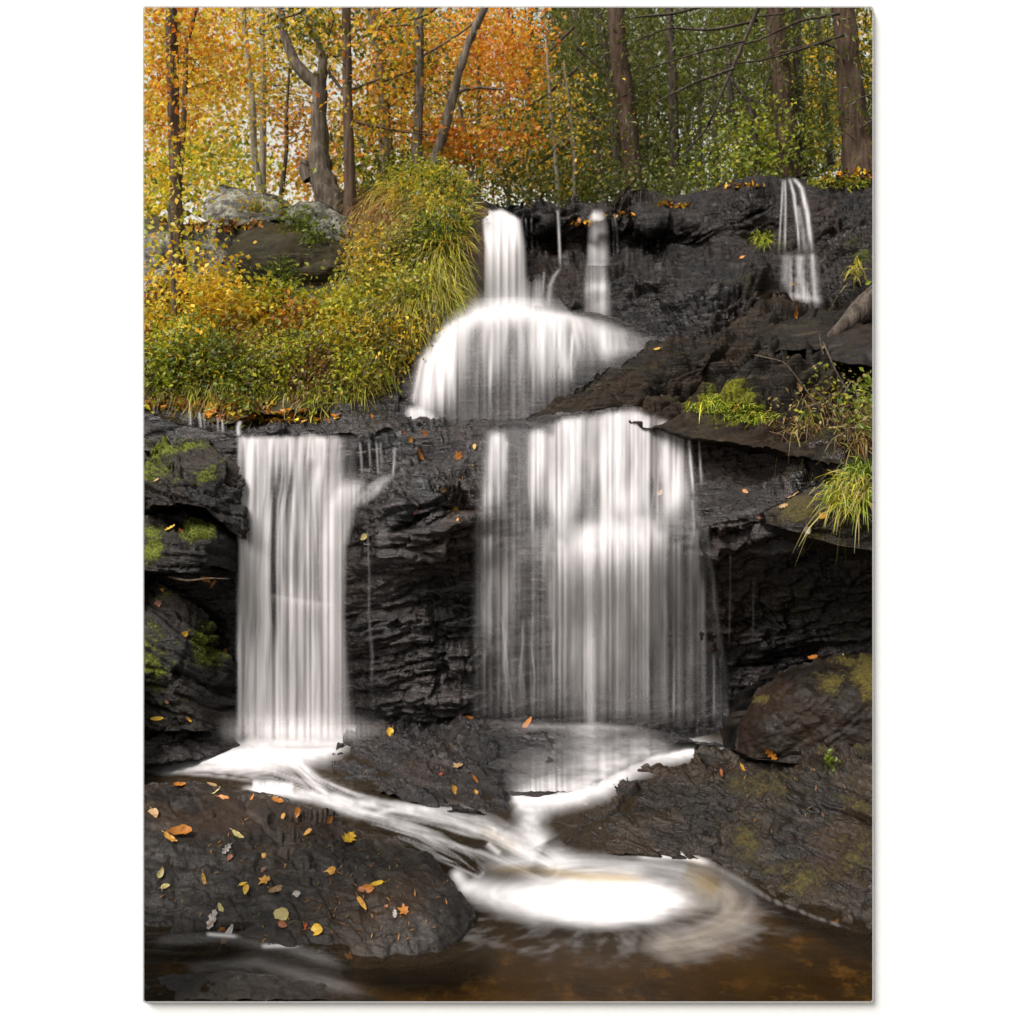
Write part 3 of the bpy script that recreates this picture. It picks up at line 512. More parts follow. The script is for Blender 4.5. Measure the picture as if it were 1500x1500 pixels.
dens = sumd(fb*(.85+.3*strk), s1*strk, s2*strk, s3, s4, s5, s6, s7, cas*(.75+.5*n1(px/3.5, 3)), r1, r2, r3, r4, np.clip(pl, 0, 1)*(.88+.3*n2(px/55, (py-px*.06)/7, 22, 3)), p1*(.4+.6*swirl), p2*swirl, p3, p4*(.7+1.3*n1(px/9, 5, 3)), p5*swirl, p6*swirl, wh, b1*strk, b2, b3, b4*strk)
dens = np.clip(dens, 0, 1)*sstep(0, .06, dens)
amber = np.clip(stroke(px, py, [(700, 1275), (780, 1275), (860, 1284), (960, 1288)], 8, .8)+stroke(px, py, [(700, 1215), (760, 1245)], 10, .35)+p5*1.6+stroke(px, py, [(1000, 1270), (1060, 1300)], 22, .6), 0, 1)
murk = .55*sstep(1300, 1200, py)+.22+.25*np.exp(-((px-900)/300)**2-((py-1390)/35)**2)
murk = np.clip(murk-.3*np.exp(-((px-800)/230)**2-((py-1462)/34)**2)-.15*sstep(1000, 1280, px)*sstep(1380, 1440, py)+.1*n2(px/60, py/20, 9), 0, .95)
wv = at(px, py, depth_of_z(py, zz)).reshape(-1, 3)
wo = mk('water', wv, gridfaces(len(ys), len(xs)), M_WATER, attrs={'cover': dens, 'amber': amber, 'murk': murk}); tag(wo, kind='structure')

# ------------------------------------------------------------------ waterfalls
def sheet(name, left, right, ys_, fY, off, densf, parent, step=1.7, mat=None):
    """a hanging veil: left/right edges as (py, px) lines, depth from the rock behind it less its stand-off"""
    y = np.arange(ys_[0], ys_[1]+step, step)
    l = np.interp(y, [q[0] for q in left], [q[1] for q in left]); r = np.interp(y, [q[0] for q in right], [q[1] for q in right])
    nc = int((r-l).max()/step)+3; u = np.linspace(0, 1, nc)
    px = l[:, None]+(r-l)[:, None]*u; py = np.broadcast_to(y[:, None], px.shape)
    Y = fY(px, py); Y = Y-(off(px, py) if callable(off) else off)
    d = np.clip(densf(px, py, np.broadcast_to(u, px.shape)), 0, 1)
    P = at(px, py, Y)
    P = P-np.array([0, 1, 0])*(.03*n1(px/9, 2.2)*sstep(ys_[0], ys_[0]+30, py))[..., None]
    return mk(name, P.reshape(-1, 3), gridfaces(len(y), nc), mat or M_VEIL, parent, attrs={'cover': d})
def edge(u, a=.08, b=.08): return sstep(0, a, u)*(1-sstep(1-b, 1, u))
def fall(label, px, py, Y, group='waterfalls of the cascade'): return empty('waterfall', at(px, py, Y), label, 'waterfall', group)
def strand(parent, pts, w, fY, off, a, name='strand', w2=None):
    y0, y1 = pts[0][1], pts[-1][1]; ww = np.linspace(w, w2 or w, len(pts))
    L = [(p[1], p[0]-k) for p, k in zip(pts, ww)]; Rr = [(p[1], p[0]+k) for p, k in zip(pts, ww)]
    return sheet(name, L, Rr, (y0, y1), fY, off, lambda px, py, u: .85*a*np.exp(-((u-.5)/.2)**2)*sstep(y0-1, y0+6, py)*(1-sstep(y1-.3*(y1-y0), y1, py)*.9)*(.8+.55*n2(px/2., py/28, 4, 3)), parent, 1.3)

def strands_at(px, py, specs):
    out = np.ones(px.shape)
    for (x0, y0, x1, y1, w0, w1, a, fade, sd) in specs:
        t = (py-y0)/(y1-y0); xc = x0+(x1-x0)*t+(2.2*np.sin(py/37+sd*3)+1.6*np.sin(py/15+sd*5))*np.clip(t*2, 0, 1); wd = w0+(w1-w0)*np.clip(t, 0, 1)
        al = a*sstep(0, min(.2, 16/(y1-y0)), t)*(1-fade*sstep(.1, 1, t))*(1-sstep(.62, 1.0, t))*(.85+.5*np.sin(py/(23+4*math.sin(sd*7.))+sd*2.3)*.35)
        out *= 1-np.clip(al, 0, .97)*np.exp(-((px-xc)/wd)**2)
    return 1-out
def many(seed, n, xr, y0f, y1r, w, a, drift=0., fade=.4):
    r = np.random.default_rng(seed); L = []
    for i in range(n):
        x = r.uniform(*xr); y0 = y0f(x)+r.uniform(-3, 4); y1 = max(r.uniform(*y1r), y0+25); ww = r.uniform(*w)*(1 if r.uniform() < .7 else .45)
        L.append((x, y0, x+drift*(x-(xr[0]+xr[1])/2)+r.normal()*2.5, y1, ww, ww*r.uniform(1., 1.7), r.uniform(*a), r.uniform(0, fade*1.6), i))
    return L
flat = lambda pts: (lambda f: (lambda px, py: f(px, py)))(tps(pts))
# left fall
fL = flat([(345, 640, 7.02), (345, 700, 6.92), (345, 900, 6.86), (345, 1085, 6.82), (440, 640, 7.0), (440, 700, 6.9), (440, 900, 6.84), (440, 1085, 6.8), (530, 640, 6.98), (520, 720, 6.84), (515, 800, 6.8), (525, 1085, 6.78), (600, 640, 7.0)])
w = fall('left plunging fall, a tall even white curtain down to bright foam', 435, 1080, 6.9)
def dL(px, py, u):
    pq = px+16*sstep(640, 820, py)*(1-u)+7*n2(px/50, py/130, 8, 2)-10*sstep(800, 1060, py)*(u-.5)
    c = .70+(.9*n2(pq/13, py/190, 1, 3)+.3*n2(pq/34, py/260, 9, 2))*(1-.35*sstep(850, 980, py))+.3*n2(pq/4, py/150, 2, 2)
    c = c+.2*np.exp(-((px-505)/14)**2)*sstep(700, 760, py)
    gap = np.exp(-((px-428)/16)**2)*sstep(660, 720, py)*(1-sstep(830, 900, py))*.45+np.exp(-((px-402)/7)**2)*sstep(660, 720, py)*(1-sstep(860, 950, py))*.35
    low = .9-.12*sstep(850, 1000, py)-.75*sstep(1052, 1084, py)
    tp = sstep(636, 645, py+3*n1(px/8, 5))
    return np.clip(c-gap, .12, .97)*low*tp*edge(u, .07, .34)
sheet('veil', [(636, 343), (700, 345), (1085, 341)], [(636, 530), (690, 528), (720, 540), (760, 522), (800, 512), (900, 512), (1000, 520), (1085, 532)], (636, 1084), fL, 0, dL, w)
def dL2(px, py, u): return (.95*np.exp(-((py-(725+(500-px)*1.15+(py-725)*.0))/46)**2)*.8+.75*sstep(740, 800, py))*edge(u, .35, .3)*(.8+.5*n1(px/6, 9))*(1-.6*sstep(900, 1060, py))*sstep(696, 722, py)
sheet('veil', [(695, 500), (740, 470), (820, 462), (1000, 466), (1070, 470)], [(695, 545), (740, 530), (800, 512), (900, 508), (1070, 516)], (695, 1070), fL, .05, dL2, w)
strand(w, [(578, 654), (577, 680), (573, 706)], 5, fL, .06, .45)
sheet('veil', [(694, 560), (712, 530), (750, 500)], [(694, 582), (712, 572), (750, 530)], (694, 752), fL, .1, lambda px, py, u: .4*edge(u, .4, .4)*sstep(694, 706, py)*(1-sstep(728, 750, py))*(.8+.5*n2(px/8, py/8, 3)), w)
for x0, yb, a in ((540, 690, .28), (551, 700, .3), (527, 700, .4), (557, 690, .2)): strand(w, [(x0, 646), (x0+2, 670), (x0+3, yb)], 4, fL, .05, a)
strand(w, [(538, 775), (541, 840), (540, 900), (545, 960), (544, 1030)], 3, fMID, .1, .13, w2=7)
strand(w, [(456, 634), (456, 650), (456, 680)], 16, fL, .06, .7)
# mid-height ridge of spray on the left fall
sheet('spray', [(860, 385), (960, 385)], [(860, 500), (960, 510)], (866, 960), fL, .06, lambda px, py, u: .3*np.exp(-np.abs(py-(873+(px-390)*.16))/14)*sstep(-3, 2, py-(869+(px-390)*.16))*edge(u, .3, .2), w)

sheet('spray', [(1035, 300), (1106, 270)], [(1035, 580), (1106, 600)], (1036, 1104), lambda px, py: 6.72-.001*(py-1040), 0, lambda px, py, u: .97*np.exp(-np.abs((px-435)/84)**2.4)*np.exp(-np.abs((py-1077-.0006*(px-438)**2*.3)/22)**2.)*edge(u, .15, .15)*sstep(1036, 1052, py)*(1-sstep(1064, 1097, py)), w)
# wide right fall
w = fall('wide right fall, a broad ragged white curtain over stepped black rock', 880, 1060, 6.75)
topR = lambda x: float(np.interp(x, [690, 715, 780, 830, 880, 925, 960, 1000, 1040], [632, 625, 624, 608, 601, 595, 607, 620, 632]))
led = lambda x: 768+12*math.sin(x/31.)+9*math.sin(x/11.+1)+(26 if x < 770 else 0)
T0 = many(41, 22, (716, 1004), topR, (690, 850), (3, 10), (.2, .6))
T0 += [(726, 628, 715, 772, 8, 12, .8, .3, 1), (742, 640, 742, 700, 4, 7, .5, .4, 2), (790, 624, 785, 770, 11, 14, .75, .2, 3), (808, 630, 812, 780, 6, 9, .5, .3, 4), (832, 606, 826, 800, 13, 20, .95, .1, 5), (848, 604, 846, 760, 7, 9, .6, .2, 6), (888, 600, 886, 800, 9, 13, .85, .1, 7), (905, 597, 905, 800, 15, 20, .97, .05, 8), (928, 596, 926, 800, 13, 16, .9, .1, 9), (946, 604, 946, 740, 5, 8, .55, .3, 10), (981, 618, 988, 780, 10, 13, .9, .1, 11), (998, 622, 1004, 760, 6, 8, .5, .3, 12)]
T1 = many(42, 26, (704, 1042), led, (930, 1075), (2.5, 9), (.12, .42), .05, .6)
T1 += many(43, 9, (820, 965), led, (880, 1040), (8, 18), (.25, .6), .03, .9)
T1 += [(868, 780, 868, 1080, 24, 17, .85, .15, 1), (908, 770, 912, 1070, 15, 18, .6, .5, 2), (938, 776, 948, 1070, 12, 14, .55, .35, 3), (822, 800, 820, 1070, 15, 16, .45, .65, 4), (990, 790, 1000, 1060, 10, 12, .5, .6, 5), (735, 800, 742, 1064, 9, 10, .3, .5, 6), (712, 780, 704, 960, 8, 10, .5, .5, 7), (1012, 800, 1022, 1040, 8, 10, .4, .5, 8)]
T1 += many(44, 16, (730, 860), lambda x: 905+14*math.sin(x/9.), (1040, 1075), (1.2, 2.8), (.15, .38), .06, .3)
def dR(px, py, u):
    top = sstep(0, 12, py-np.interp(px, [690, 715, 780, 830, 880, 925, 960, 1000, 1040], [630, 623, 622, 606, 599, 593, 605, 618, 628])+5*n1(px/7, 6))
    base = (.10+.12*np.exp(-((px-900)/90)**2)*sstep(740, 790, py))*(.6+.9*n2(px/16, py/90, 8, 3)+.4)
    bank = .75*np.exp(-((px-892)/66)**2)*np.exp(-np.maximum(py-790, 0)/90)*sstep(752, 782, py+10*n1(px/14, 3))
    d = 1-(1-strands_at(px, py, T0))*(1-strands_at(px, py, T1))*(1-np.clip(base, 0, .6))*(1-np.clip(bank, 0, .8))
    grain = .93+.22*n2(px/3.2, py/130, 4, 2)+.15*n2(px/9, py/30, 5, 2)
    return np.clip(d*grain, 0, .97)*top*edge(u, .06, .08)*(1-.9*sstep(1035, 1066, py))
sheet('veil', [(592, 702), (650, 700), (740, 690), (820, 686), (1066, 684)], [(592, 1008), (640, 1020), (760, 1036), (850, 1056), (1066, 1080)], (592, 1066), fMID, .11, dR, w)
strand(w, [(871, 800), (869, 950), (868, 1060), (868, 1140)], 22, lambda px, py: np.minimum(fMID(px, py), 6.75), .22, .5)
for x0, y0, x1, y1, ww, a in ((1008, 628, 1016, 730, 5, .7), (1024, 640, 1028, 715, 4, .5), (1014, 730, 1018, 800, 6, .25), (1034, 770, 1062, 1000, 9, .2), (1070, 812, 1068, 950, 2.5, .3), (1104, 845, 1103, 940, 2.5, .18), (776, 905, 778, 1058, 3, .4), (735, 900, 752, 1055, 4, .4), (990, 950, 985, 1060, 6, .25), (1046, 960, 1046, 1060, 3, .2), (1055, 960, 1056, 1070, 3, .2)):
    strand(w, [(x0, y0), ((x0+x1)/2, (y0+y1)/2), (x1, y1)], ww, fMID, .15, a)
def dH(px, py, u): return (.10+.3*np.exp(-((px-868)/26)**2)+.22*np.exp(-((py-1064-(px-800)*.03)/5)**2)+.85*np.exp(-(np.maximum(np.interp(px, [700, 760, 850, 900, 950, 1000], [1172, 1168, 1148, 1122, 1098, 1090])-py, 0)/22)**1.3))*edge(u, .3, .35)*(.8+.8*n2(px/40, py/12, 5))*sstep(1054, 1066, py)*(1-.6*np.exp(-((px-720)/40)**2))
sheet('spray', [(1054, 700), (1160, 730)], [(1054, 960), (1100, 1010), (1160, 880)], (1054, 1158), fHUMP, .05, dH, w)
# middle cascade over the dome
w = fall('middle cascade fanning white over a rounded dome of rock', 760, 620, 8.2)
rimx = ([590, 620, 655, 700, 760, 850, 900, 950, 970], [522, 490, 465, 450, 447, 457, 467, 490, 500])
rimf = lambda x: float(np.interp(x, *rimx))+4
TD = many(51, 60, (604, 958), rimf, (545, 628), (2.5, 8), (.15, .5), .1, .7)+many(52, 10, (606, 665), rimf, (600, 628), (6, 11), (.35, .7), .12, .3)
TD += [(628, 492, 612, 626, 12, 15, .75, .2, 1), (648, 476, 640, 622, 9, 11, .5, .4, 2), (790, 455, 798, 600, 12, 14, .7, .6, 3), (815, 458, 828, 580, 12, 14, .85, .4, 4), (838, 480, 837, 566, 2.5, 3.5, .6, .1, 5), (880, 466, 893, 545, 16, 18, .75, .2, 6), (912, 476, 925, 530, 12, 14, .65, .2, 7), (940, 490, 948, 520, 12, 12, .6, .2, 8), (680, 470, 670, 600, 8, 10, .35, .6, 9)]
def dD(px, py, u):
    h = py-np.interp(px, *rimx)+4*n1(px/13, 3)
    cap = .96*np.exp(-(np.maximum(h-6-8*n1(px/17, 8), 0)/20)**2)*np.exp(-(np.abs(px-742)/112)**3)
    rim = .5*np.exp(-((h-7)/7)**2)*(.6+.8*n1(px/9, 5))
    base = .20*(.7+.8*n2(px/5, py/120, 11, 3))
    d = 1-(1-strands_at(px, py, TD))*(1-cap)*(1-np.clip(rim, 0, .8))*(1-np.clip(base, 0, .5))
    return np.clip(d, 0, .97)*sstep(-2, 12, h)*edge(u, .12, .3)*(1-.6*sstep(606, 624, py))
sheet('veil', [(446, 690), (464, 652), (488, 616), (520, 600), (560, 596), (625, 590)], [(446, 800), (456, 856), (466, 905), (488, 958), (510, 968), (540, 900), (560, 870), (625, 800)], (444, 624), fDOME, .07, dD, w)
sheet('spray', [(588, 590), (624, 588)], [(588, 640), (624, 662)], (590, 626), fDOME, .2, lambda px, py, u: .9*edge(u, .3, .4)*sstep(0, 12, py-592-np.maximum(px-615, 0)*.5)*(.9+.3*n1(px/6, 3)), w)
sheet('spray', [(415, 680), (485, 640)], [(415, 800), (485, 860)], (418, 484), lambda px, py: np.minimum(fDOME(px, py), 9.3), .16, lambda px, py, u: .85*np.exp(-((px-745)/62)**2-((py-453-.0012*(px-745)**2)/17)**2), w)
for x0, x1, y0, y1, ww, a in ((640, 622, 500, 600, 6, .4), (665, 658, 505, 610, 4, .35), (838, 837, 495, 565, 3, .5), (718, 720, 520, 612, 4, .25), (750, 750, 520, 612, 3, .22), (620, 604, 520, 600, 7, .5)):
    strand(w, [(x0, y0), ((x0+x1)/2-1, (y0+y1)/2), (x1, y1)], ww, fDOME, .13, a)
# top fall
fT = flat([(700, 300, 10.), (700, 330, 9.65), (700, 450, 9.5), (770, 300, 10.05), (770, 330, 9.7), (770, 450, 9.5), (735, 315, 9.8)])
w = fall('topmost main fall, a dense white column beside the squared brown stone', 738, 445, 9.5)
def dT(px, py, u):
    top = sstep(0, 9, py-np.interp(px, [696, 712, 735, 760, 775], [300, 308, 303, 316, 326]))
    return np.clip(.98-.5*np.exp(-((px-757)/7)**2)*sstep(330, 380, py)+.2*n1(px/5, 13), .25, .98)*top*edge(u, .1, .22)*(1-.1*sstep(430, 450, py))
sheet('veil', [(298, 698), (320, 704), (360, 708), (452, 706)], [(298, 756), (320, 766), (360, 772), (452, 778)], (298, 452), fT, 0, dT, w)
strand(w, [(704, 301), (716, 308), (722, 316)], 9, fT, .03, .6)
sheet('veil', [(380, 755), (450, 752)], [(380, 800), (450, 806)], (395, 448), fUP, .1, lambda px, py, u: .42*edge(u, .2, .4)*sstep(395, 425, py)*(.7+.8*n1(px/5, 15)), w)
for x0, y0, y1, a in ((770, 318, 375, .3), (778, 318, 378, .4), (786, 325, 372, .2), (764, 318, 372, .25)): strand(w, [(x0, y0), (x0+1, y0+25), (x0+1, y1)], 3, fUP, .08, a)
w = fall('thin single thread of water right of the topmost main fall', 805, 450, 9.6)
strand(w, [(817, 306), (819, 350), (821, 394)], 4.5, lambda px, py: np.minimum(fUP(px, py), 9.85), .1, .75); strand(w, [(821, 392), (812, 404), (805, 420), (803, 452)], 6, fUP, .16, .32, w2=10); strand(w, [(790, 375), (797, 400), (794, 440)], 4, fUP, .1, .3)
w = fall('second narrow white fall right of the thread, in two short drops', 878, 460, 9.3)
sheet('veil', [(306, 866), (320, 860), (385, 857)], [(306, 886), (330, 894), (385, 897)], (306, 388), fUP, .32, lambda px, py, u: np.clip(.62+.5*n1(px/5, 16), .1, .95)*edge(u, .3, .45)*sstep(304, 318, py)*(1-.55*sstep(360, 388, py)), w)
sheet('veil', [(382, 856), (415, 852), (462, 850)], [(382, 892), (415, 898), (462, 902)], (382, 464), fUP, .3, lambda px, py, u: np.clip(.4+.5*n1(px/5, 17)+.4*np.exp(-((px-876)/9)**2)*sstep(410, 425, py), .05, .9)*edge(u, .35, .4)*(.55+.5*np.exp(-((py-418-.02*(px-876)**2)/9)**2))*sstep(380, 394, py)*(1-.4*sstep(445, 464, py)), w)
strand(w, [(900, 312), (904, 345), (905, 380)], 3.5, fUP, .09, .5); strand(w, [(897, 318), (899, 350), (899, 380)], 2.5, fUP, .09, .35)
w = fall('row of hair thin trickles dripping under the upper ledge', 952, 380, 10.)
for x0, y0, y1, a in ((939, 325, 382, .5), (943, 325, 384, .35), (954, 326, 382, .4), (964, 325, 382, .6), (948, 328, 380, .25)): strand(w, [(x0, y0), (x0, y0+25), (x0+(.5 if x0 < 960 else -1), y1)], 2.2, fUP, .08, a)
w = fall('split lacy fall at the upper right, sliding from the cliff top', 1168, 458, 8.9)
for pts, ww, a in (([(1147, 262), (1145, 300), (1142, 350), (1141, 372)], 3.5, .45), ([(1150, 262), (1150, 310), (1149, 372)], 4, .5), ([(1156, 260), (1163, 285), (1168, 330), (1171, 372)], 5, .7), ([(1162, 260), (1174, 275), (1182, 310), (1190, 372)], 8, .85), ([(1168, 300), (1176, 340), (1181, 375)], 10, .3), ([(1190, 370), (1192, 410), (1195, 450)], 8, .5), ([(1172, 372), (1172, 400), (1180, 440), (1184, 458)], 12, .4), ([(1150, 372), (1150, 400), (1148, 425)], 14, .22)):
    strand(w, pts, ww, fUP, .2, a)
sheet('veil', [(364, 1134), (460, 1146)], [(364, 1200), (460, 1212)], (364, 460), fUP, .16, lambda px, py, u: np.clip(.10+.45*n1(px/4, 19)+.2*n2(px/6, py/8, 3)+.25*np.exp(-((py-375-5*n1(px/6, 1))/5)**2)+.35*np.exp(-((py-432-(px-1160)*.2)/5)**2)*sstep(1150, 1170, px), 0, .7)*edge(u, .35, .3)*sstep(364, 402, py+9*n1(px/7, 4))*(1-sstep(425, 460, py)), w)
w = fall('cluster of small trickles over the dark shelf at the left edge', 310, 640, 7.5)
for x0, y0, y1, ww, a in ((278, 598, 628, 4, .4), (292, 602, 630, 5, .65), (318, 606, 636, 3, .4), (325, 604, 636, 4, .6), (298, 604, 628, 3, .3), (225, 588, 620, 2, .2)): strand(w, [(x0, y0), (x0+1, y0+14), (x0+2, y1)], ww, fSH, .1, a)
w = fall('single short trickle just left of the left fall lip', 351, 642, 7.4); strand(w, [(352, 614), (349, 626), (350, 642)], 7, fSH, .12, .75)

# ------------------------------------------------------------------ trees
def tube(path, rad, seg=10, rough=.08, seed=0):
    P = np.array(path, float); n = len(P)
    t = np.linspace(0, 1, n); k = max(n*5, 14); tt = np.linspace(0, 1, k)
    # smooth the path
    Q = np.stack([np.interp(tt, t, P[:, i]) for i in range(3)], -1); r = np.interp(tt, t, rad)
    for _ in range(2): Q[1:-1] = (Q[:-2]+2*Q[1:-1]+Q[2:])/4
    T = np.gradient(Q, axis=0); T /= np.linalg.norm(T, axis=1)[:, None]
    ref = np.where(np.abs(T[:, 2:3]) > .9, np.array([[1., 0, 0]]), np.array([[0, 0, 1.]]))
    A = np.cross(T, ref); A /= np.linalg.norm(A, axis=1)[:, None]; B = np.cross(T, A)
    th = np.linspace(0, 2*math.pi, seg, endpoint=False)
    ring = Q[:, None]+r[:, None, None]*(np.cos(th)[None, :, None]*A[:, None]+np.sin(th)[None, :, None]*B[:, None])
    nz = perlin(ring*6+seed)*rough
    ring = ring+(ring-Q[:, None])*nz[..., None]*2
    V = ring.reshape(-1, 3); i = np.arange(k-1)[:, None]*seg; j = np.arange(seg)[None]; j2 = (j+1) % seg
    Fq = np.stack([(i+j).ravel(), (i+j2).ravel(), (i+seg+j2).ravel(), (i+seg+j).ravel()], 1)
    return V, Fq
def merge(parts):
    Vs, Fs, o = [], [], 0
    for v, f in parts: Vs.append(v); Fs.append(f+o); o += len(v)
    return np.concatenate(Vs), np.concatenate(Fs)
def pxpath(pts, Y): return [tuple(at(p[0], p[1], Y+(p[3] if len(p) > 3 else 0))) for p in pts]
def pxr(pts, Y): return [p[2]/2/F*Y for p in pts]

PAL = {
 'yellow': [(.72, .48, .03), (.78, .58, .06), (.66, .38, .02), (.56, .48, .04), (.74, .44, .02)],
 'gold': [(.68, .40, .02), (.74, .48, .03), (.58, .28, .015), (.50, .40, .03), (.38, .34, .03)],
 'orange': [(.62, .22, .015), (.66, .28, .02), (.55, .15, .012), (.60, .34, .03)],
 'red': [(.55, .12, .02), (.60, .18, .02), (.62, .26, .02)],
 'lime': [(.36, .39, .03), (.46, .44, .03), (.26, .31, .03), (.54, .48, .04)],
 'olive': [(.10, .11, .015), (.15, .15, .02), (.07, .085, .014), (.20, .18, .02)],
 'green': [(.07, .10, .015), (.11, .14, .02), (.05, .075, .014)],
 'bright': [(.20, .28, .02), (.28, .34, .03), (.14, .2, .02)],
 'dark': [(.07, .08, .014), (.10, .105, .016), (.05, .058, .012), (.15, .15, .022)],
 'rust': [(.30, .12, .03), (.40, .18, .04), (.22, .09, .025), (.45, .26, .06)],
 'straw': [(.42, .32, .12), (.34, .25, .08), (.28, .22, .06), (.40, .35, .08)],
 'brown': [(.16, .08, .03), (.22, .11, .04), (.11, .06, .03), (.32, .15, .04)],
}
def tint(names, n):
    names = names if isinstance(names, (list, tuple)) else [names]
    c = np.array([q for k in names for q in PAL[k]]); c = c[rng.integers(0, len(c), n)]
    return c*rng.uniform(.72, 1.22, (n, 1))
def leaf_quads(C, size, cols, aspect=.62, up=None, flat=0., direc=None):
    """a kite-shaped, slightly folded leaf at every point of C"""
    n = len(C); size = np.broadcast_to(size, n)
    D = rng.normal(size=(n, 3)) if direc is None else direc+rng.normal(size=(n, 3))*.35
    D /= np.linalg.norm(D, axis=1)[:, None]
    Nn = rng.normal(size=(n, 3)); Nn[:, 2] += flat*2
    W = np.cross(D, Nn); W /= np.linalg.norm(W, axis=1)[:, None]+1e-9
    Nn = np.cross(W, D)
    L = size[:, None]
    a = C-D*L*.5; b = C+W*L*aspect*.5-D*L*.05+Nn*L*.08; c = C+D*L*.5-Nn*L*.08; d = C-W*L*aspect*.5-D*L*.05+Nn*L*.08
    V = np.stack([a, b, c, d], 1).reshape(-1, 3); Fq = np.arange(n*4).reshape(n, 4)
    return V, Fq, np.repeat(cols, 4, 0)
def crown_pts(regs, n, Y, dY, clump=16, spread=.26):
    """points in leaf clumps inside ellipses (px, py, rx, ry)"""
    regs = np.array(regs, float); a = regs[:, 2]*regs[:, 3]; pick = rng.choice(len(regs), max(n//clump, 1), p=a/a.sum())
    r = np.sqrt(rng.uniform(0, 1, len(pick))); th = rng.uniform(0, 6.283, len(pick))
    cx = regs[pick, 0]+regs[pick, 2]*r*np.cos(th); cy = regs[pick, 1]+regs[pick, 3]*r*np.sin(th)
    C = at(cx, cy, Y+rng.uniform(-dY, dY, len(pick)))
    C = np.repeat(C, clump, 0)+rng.normal(size=(len(pick)*clump, 3))*spread*np.array([1, 1, .6])
    return C
def crown(parent, regs, n, Y, dY, pal, size=(.042, .08), name='crown', clump=34, spread=.2, flat=.3, asp=.7):
    n = int(n*1.8)
    C = crown_pts(regs, n, Y, dY, clump, spread)
    V, Fq, c = leaf_quads(C, rng.uniform(size[0], size[1], len(C)), tint(pal, len(C)), asp, flat=flat)
    return mk(name, V, Fq, M_LEAF, parent, False, cols=c)
def twigs(parent, mat, base_pts, Y, n, length=(30, 90), seed=1, up=-.3, r=1.6):
    parts = []
    rr = np.random.default_rng(seed); bp = np.array([(p[0], p[1]) for p in base_pts], float)
    for i in range(n):
        k = rr.uniform(0, len(bp)-1); a = bp[int(k)]+(bp[min(int(k)+1, len(bp)-1)]-bp[int(k)])*(k % 1)
        s = rr.choice([-1, 1]); l = rr.uniform(*length); q = a.copy(); pts = [(q[0], q[1], r, 0)]; ang = rr.uniform(-.7, .45); dy = rr.uniform(-.3, .3)
        for j in range(4):
            ang += rr.normal()*.22; q = q+np.array([s*math.cos(ang), math.sin(ang)])*l/4
            pts.append((q[0], q[1], r*(1-.22*(j+1)), dy*(j+1)))
        V, Fq = tube(pxpath(pts, Y), pxr(pts, Y), 5, 0, i); mk('branch', V, Fq, mat, parent)
def tree(label, trunk, Y, mat, crowns=(), limbs=(), nt=0, cat='tree', name='tree', tl=(30, 90), rough=.08, group='forest trees above the falls', seg=12):
    b = trunk[-1]; root = empty(name, at(b[0], b[1], Y), label, cat, group)
    # trunks go on above the frame so that they end out of sight
    V, Fq = tube(pxpath(trunk, Y), pxr(trunk, Y), seg, rough, b[0]); mk('trunk', V, Fq, mat, root)
    for lb in limbs:
        V, Fq = tube(pxpath(lb, Y), pxr(lb, Y), 8, .06, lb[0][0]); mk('branch', V, Fq, mat, root)
    if nt: twigs(root, mat, [p[:2] for p in trunk[:-1]], Y, nt, tl, int(b[0]))
    for c in crowns: crown(root, *c)
    return root

tree('slim straight brown trunk nearest the left edge with yellow leaves', [(250, -25, 16), (252, 60, 17), (253, 130, 17), (256, 210, 17), (258, 290, 18), (259, 360, 20), (262, 430, 24)], 9.2, M_BARK_B,
     [([(240, 60, 50, 60), (235, 160, 40, 60)], 900, 9.2, .6, ['gold', 'orange'], (.038, .068)), ([(240, 290, 40, 40), (265, 345, 45, 14), (270, 255, 40, 30)], 420, 9., .5, ['yellow', 'lime'], (.036, .066)), ([(285, 415, 30, 8), (255, 430, 30, 10), (330, 405, 16, 6)], 200, 8.8, .3, 'yellow', (.036, .066))], nt=8, seg=14)
tree('thin forked grey stem leaning beside the slim left trunk', [(296, -25, 7), (284, 25, 7), (272, 70, 7), (271, 150, 8), (266, 220, 9), (261, 280, 10)], 9.5, M_BARK_G, [([(300, 30, 50, 40), (330, 90, 40, 40)], 600, 9.6, .6, ['orange', 'gold'], (.038, .068))], [[(272, 70, 5), (258, 30, 4), (250, -20, 3)], [(271, 130, 4), (300, 122, 3), (322, 112, 2)]], 7)
tree('bare dead sapling stem in front of the grey outcrop', [(247, 300, 4), (251, 350, 6), (254, 420, 7), (257, 495, 9)], 8.7, M_BARK_G, [([(262, 405, 30, 8), (245, 428, 24, 8)], 110, 8.7, .2, 'yellow', (.036, .066))], cat='sapling', name='sapling', group='saplings')
tree('pale slender trunk behind the pointed boulder', [(352, -20, 8), (360, 60, 9), (370, 150, 10), (372, 230, 10), (385, 290, 11)], 14, M_BARK_P, [([(340, 60, 60, 60), (330, 150, 50, 60)], 1000, 14, 1, ['yellow', 'gold'])], nt=9)
tree('second pale trunk just right of the slender pale one', [(382, -20, 8), (385, 60, 9), (386, 160, 9), (384, 285, 11)], 14.6, M_BARK_P, [([(420, 50, 50, 50), (400, 130, 40, 50)], 750, 14.6, 1, ['yellow', 'olive', 'gold'])], nt=8)
tree('crooked dark sapling standing against the white sky gap', [(424, 100, 3), (420, 160, 5), (420, 220, 6), (412, 285, 8)], 12.5, M_BARK_D, [([(440, 180, 30, 40)], 260, 12.5, .5, ['orange', 'rust'])], nt=14, tl=(20, 60))
